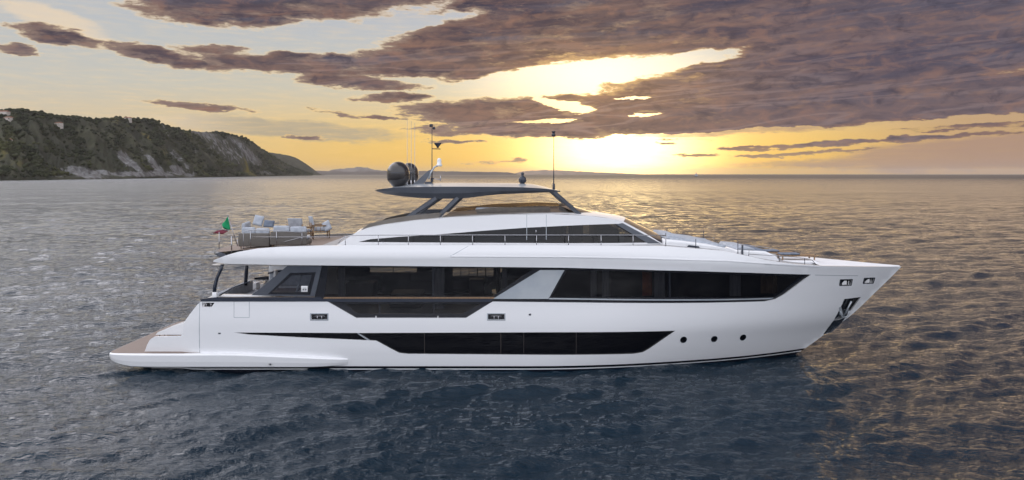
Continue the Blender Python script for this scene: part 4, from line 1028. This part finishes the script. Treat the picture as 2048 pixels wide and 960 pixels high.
block('seat_cushion', 'cushion_dark', [(12.0, 5.42), (12.05, 5.53), (12.7, 5.46), (12.8, 5.36)], -1.5, 1.5, .04)
block('lounge_platform', 'deckwhite', [(13.1, 4.5), (13.1, 4.93), (15.2, 4.90), (15.4, 4.80), (15.4, 4.5)], -1.45, 1.45, .04)
mb = MB(); mb.tube([(11.4, -1.78, 4.8), (11.4, -1.78, 5.75)], .05); mb.build('table_post', 'navy', yacht)

# ================================================================== loose furniture, flag
DZ = 5.78
def cushion(mb, x0, x1, y0, y1, z0, z1, b=.07, mi=0): mb.box(x0, x1, y0, y1, z0, z1, mi, b)
def sofa(loc, rz, w, label, nb):
    o = thing('deck_sofa', loc, label, 'sofa', 'sofas on the aft upper deck', rz)
    mb = MB(); mb.box(-w/2, w/2, -.45, .45, .10, .34, bev=.04); mb.build('base', 'wicker', o)
    mb = MB(); mb.box(-w/2, w/2, -.52, -.42, .10, .74, bev=.04); mb.build('backrest', 'wicker', o)
    mb = MB(); mb.box(-w/2 - .02, -w/2 + .1, -.5, .42, .10, .60, bev=.04); mb.build('arm', 'wicker', o)
    for k in range(nb):
        a = -w/2 + .1 + (w - .12) * k / nb; b = a + (w - .12) / nb - .03
        mb = MB(); mb.box(a, b, -.40, .45, .345, .50, bev=.06); mb.build('seat_cushion', 'cushion', o)
        mb = MB(); mb.box(a, b, -.41, -.24, .50, 1.02 - .04 * (k % 2), bev=.07); mb.build('back_cushion', 'cushion', o)
    for sx in (-1, 1):
        for sy in (-1, 1):
            mb = MB(); mb.tube([(sx * (w/2 - .08), sy * .38, 0), (sx * (w/2 - .08), sy * .38, .1)], .025); mb.build('leg', 'wood', o)
    return o
sofa(((515 - 1024) * 36.6 / F, 36.6, 5.66), 0, 1.5, 'taupe woven sofa with its back to the side rail, nearest the flags', 2)
sofa(((583 - 1024) * 36.4 / F, 36.4, 5.75), 0, 1.75, 'longer taupe woven sofa with its back to the side rail, in front of the armchairs', 2)
def armchair(loc, rz, label):
    o = thing('deck_armchair', loc, label, 'armchair', 'armchairs on the aft upper deck', rz)
    mb = MB(); mb.box(-.42, .42, -.4, .42, .38, .56, bev=.06); mb.build('seat_cushion', 'cushion', o)
    mb = MB(); mb.loft([[(x, y + .0, z) for x, y in rrect(-.42, .42, .30 + k * .14, .48 + k * .14, .06)] for k, z in ((0, .52), (.15, .56), (1, 1.12), (1.1, 1.16))], 0, True, True); mb.build('back_cushion', 'cushion', o)
    for s in (-1, 1):
        mb = MB(); mb.tube([(s * .48, -.42, 0), (s * .48, -.42, .66)], .03); mb.tube([(s * .48, .46, 0), (s * .48, .56, .86)], .03); mb.tube([(s * .48, -.45, .66), (s * .48, .5, .70)], .035); mb.tube([(s * .48, -.42, .34), (s * .48, .47, .34)], .03)
        for q in (-.2, .05, .28): mb.tube([(s * .48, q, .34), (s * .48, q, .67)], .014)
        mb.build('side_frame', 'wood', o)
    return o
armchair(((602 - 1024) * 39.6 / F, 39.6, DZ), R(-200), 'grey cushioned armchair with wooden arms, left one, behind the longer sofa')
armchair(((641 - 1024) * 41.0 / F, 41.0, DZ), R(-250), 'grey cushioned armchair with slatted wooden side, right one, nearest the deckhouse')
o = thing('deck_sofa', ((505 - 1024) * 40.6 / F, 40.6, 5.6), 'pale grey sofa on the far side of the deck, right of the flags', 'sofa', 'sofas on the aft upper deck', R(100))
mb = MB(); mb.box(-.9, .9, -.42, .42, .10, .34, bev=.04); mb.build('base', 'wicker', o)
mb = MB(); mb.box(-.9, .9, -.40, .42, .345, .50, bev=.06); mb.build('seat_cushion', 'cushion', o)
for a in (-.88, -.28, .32):
    mb = MB(); mb.box(a, a + .56, .22, .42, .50, 1.05, bev=.08); mb.build('back_cushion', 'cushion', o)
o = thing('coffee_table', ((560 - 1024) * 38.6 / F, 38.6, DZ), 'low dark coffee table between the sofas on the aft deck', 'table')
mb = MB(); mb.box(-.6, .6, -.35, .35, .36, .41, bev=.02); mb.build('tabletop', 'wood', o)
for sx in (-1, 1):
    for sy in (-1, 1):
        mb = MB(); mb.tube([(sx * .5, sy * .28, 0), (sx * .5, sy * .28, .36)], .025); mb.build('leg', 'navy', o)
def pillow(px, py, Y, w, h, rot, m, label):
    x, y, z = YP(px, py, Y); mb = MB(); n = 8; rings = []
    for i in range(n + 1):
        u = -1 + 2 * i / n; ring = []
        for j in range(16):
            a = 2 * math.pi * j / 16; q = max(abs(math.cos(a)), abs(math.sin(a)))
            ring.append((math.cos(a) / q * w / 2 * (1 - .12 * (1 - abs(u))) * (1 if abs(u) < .8 else .98), 0, math.sin(a) / q * h / 2)); 
        ring = [(a_ * (1 - abs(u) ** 3 * .35), u * .09, c_ * (1 - abs(u) ** 3 * .35)) for a_, b_, c_ in ring]
        rings.append(ring)
    mb.loft(rings, 0, True, True); o_ = mb.build('throw_pillow', m, None)
    o_.location = (x, y + YC, z); o_.rotation_euler = (R(-18), R(rot), 0)
    return tag(o_, label, 'pillow', 'throw pillows on the aft deck sofas')
pillow(517, 441, 37.0, .5, .5, 12, 'cushion', 'pale pillow standing highest at the gap between the two left back cushions')
pillow(538, 447.5, 37.0, .55, .35, 4, 'cushion_dark', 'dark blue pillow between the two woven sofas')
pillow(654, 452, 40.7, .45, .55, -28, 'cushion', 'pale pillow leaning on the arm of the right armchair')
# slatted wooden loungers on the bow
def lounger(x, y, z, label):
    o = thing('deck_lounger', (x, y, z), label, 'sun lounger', 'slatted loungers on the foredeck', 0)
    mb = MB()
    for k in range(9): mb.box(-.85 + .19 * k, -.70 + .19 * k, -.34, .34, .20, .235)
    mb.build('slatted_seat', 'wood', o)
    mb = MB(); mb.box(-.9, .9, -.38, -.33, .17, .22); mb.box(-.9, .9, .33, .38, .17, .22); mb.build('frame', 'wood', o)
    mb = MB(); mb.box(-.85, .1, -.30, .30, .24, .32, bev=.03); mb.build('mattress', 'cushion_dark', o)
    for sx in (-1, 1):
        for sy in (-1, 1):
            mb = MB(); mb.box(sx * .8 - .03, sx * .8 + .03, sy * .33 - .025, sy * .33 + .025, 0, .17); mb.build('leg', 'wood', o)
def fz(x): return shz(x) - .10 + .08
lounger(13.95, YC + .75, 4.94, 'wooden slatted lounger on the foredeck, the farther one beside the seat')
lounger(14.45, YC - .75, 4.93, 'wooden slatted lounger nearest the bow')
# flag on its staff
st = thing('flag_staff', (YP(472, 487, 38.8)[0], YC, 5.5), 'thin steel flagstaff leaning over the stern edge', 'flagstaff')
a = Vector(YP(472, 487, 38.8)); b = Vector(YP(456, 432, 38.8)); base = Vector((a.x, 0, 5.5))
mb = MB(); mb.tube([a - base + Vector((.1, 0, -.2)), b - base], .022); mb.build('staff', 'steel', st)
mb = MB(); mb.lathe([(.02, 0), (.04, .03), (.02, .07)], b - base, n=10); mb.build('finial', 'steel', st)
def cloth(name, col_):
    return mat(name, col_, .85, build=vary(col_, tuple(c * .75 for c in col_), 3))
M['fgreen'] = cloth('green_cloth', (.0, .27, .10)); M['fwhite'] = cloth('white_cloth', (.7, .7, .68)); M['fred'] = cloth('red_cloth', (.16, .02, .04))
mb = MB(); nu, nv = 30, 10
hoist0 = Vector(YP(456, 433, 38.75)); hoist1 = Vector(YP(461, 459, 38.75))
top = [(456, 433), (450, 441), (444, 448), (448, 455), (453, 460), (446, 460), (436, 461), (427, 466)]
bot = [(461, 459), (459, 459), (452, 456), (456, 459), (458, 462), (455, 463), (448, 468), (430, 467)]
def along(L, t):
    t *= len(L) - 1; i = min(int(t), len(L) - 2); f_ = t - i; return L[i][0] + (L[i+1][0] - L[i][0]) * f_, L[i][1] + (L[i+1][1] - L[i][1]) * f_
G = []
for i in range(nu + 1):
    t = i / nu; A_ = along(top, t); B_ = along(bot, t)
    for j in range(nv + 1):
        s_ = j / nv; x = A_[0] + (B_[0] - A_[0]) * s_; y = A_[1] + (B_[1] - A_[1]) * s_
        p = Vector(YP(x, y, 38.75)); p.y += .10 * math.sin(t * 11 + s_ * 2) * min(1, t * 4); G.append((p.x, p.y + YC, p.z))
o_ = len(mb.v)
for k, (i0, i1) in enumerate(((0, 16), (16, 20), (20, 30))):
    mb.add(G[i0 * (nv+1):(i1 + 1) * (nv+1)], [(i * (nv+1) + j, i * (nv+1) + j + 1, (i+1) * (nv+1) + j + 1, (i+1) * (nv+1) + j) for i in range(i1 - i0) for j in range(nv)], k, True)
fo = mb.build('flag', ['fgreen', 'fwhite', 'fred'], None)
so = fo.modifiers.new('thickness', 'SOLIDIFY'); so.thickness = .012
tag(fo, 'limp green, white and red ensign folded round its leaning staff', 'flag')
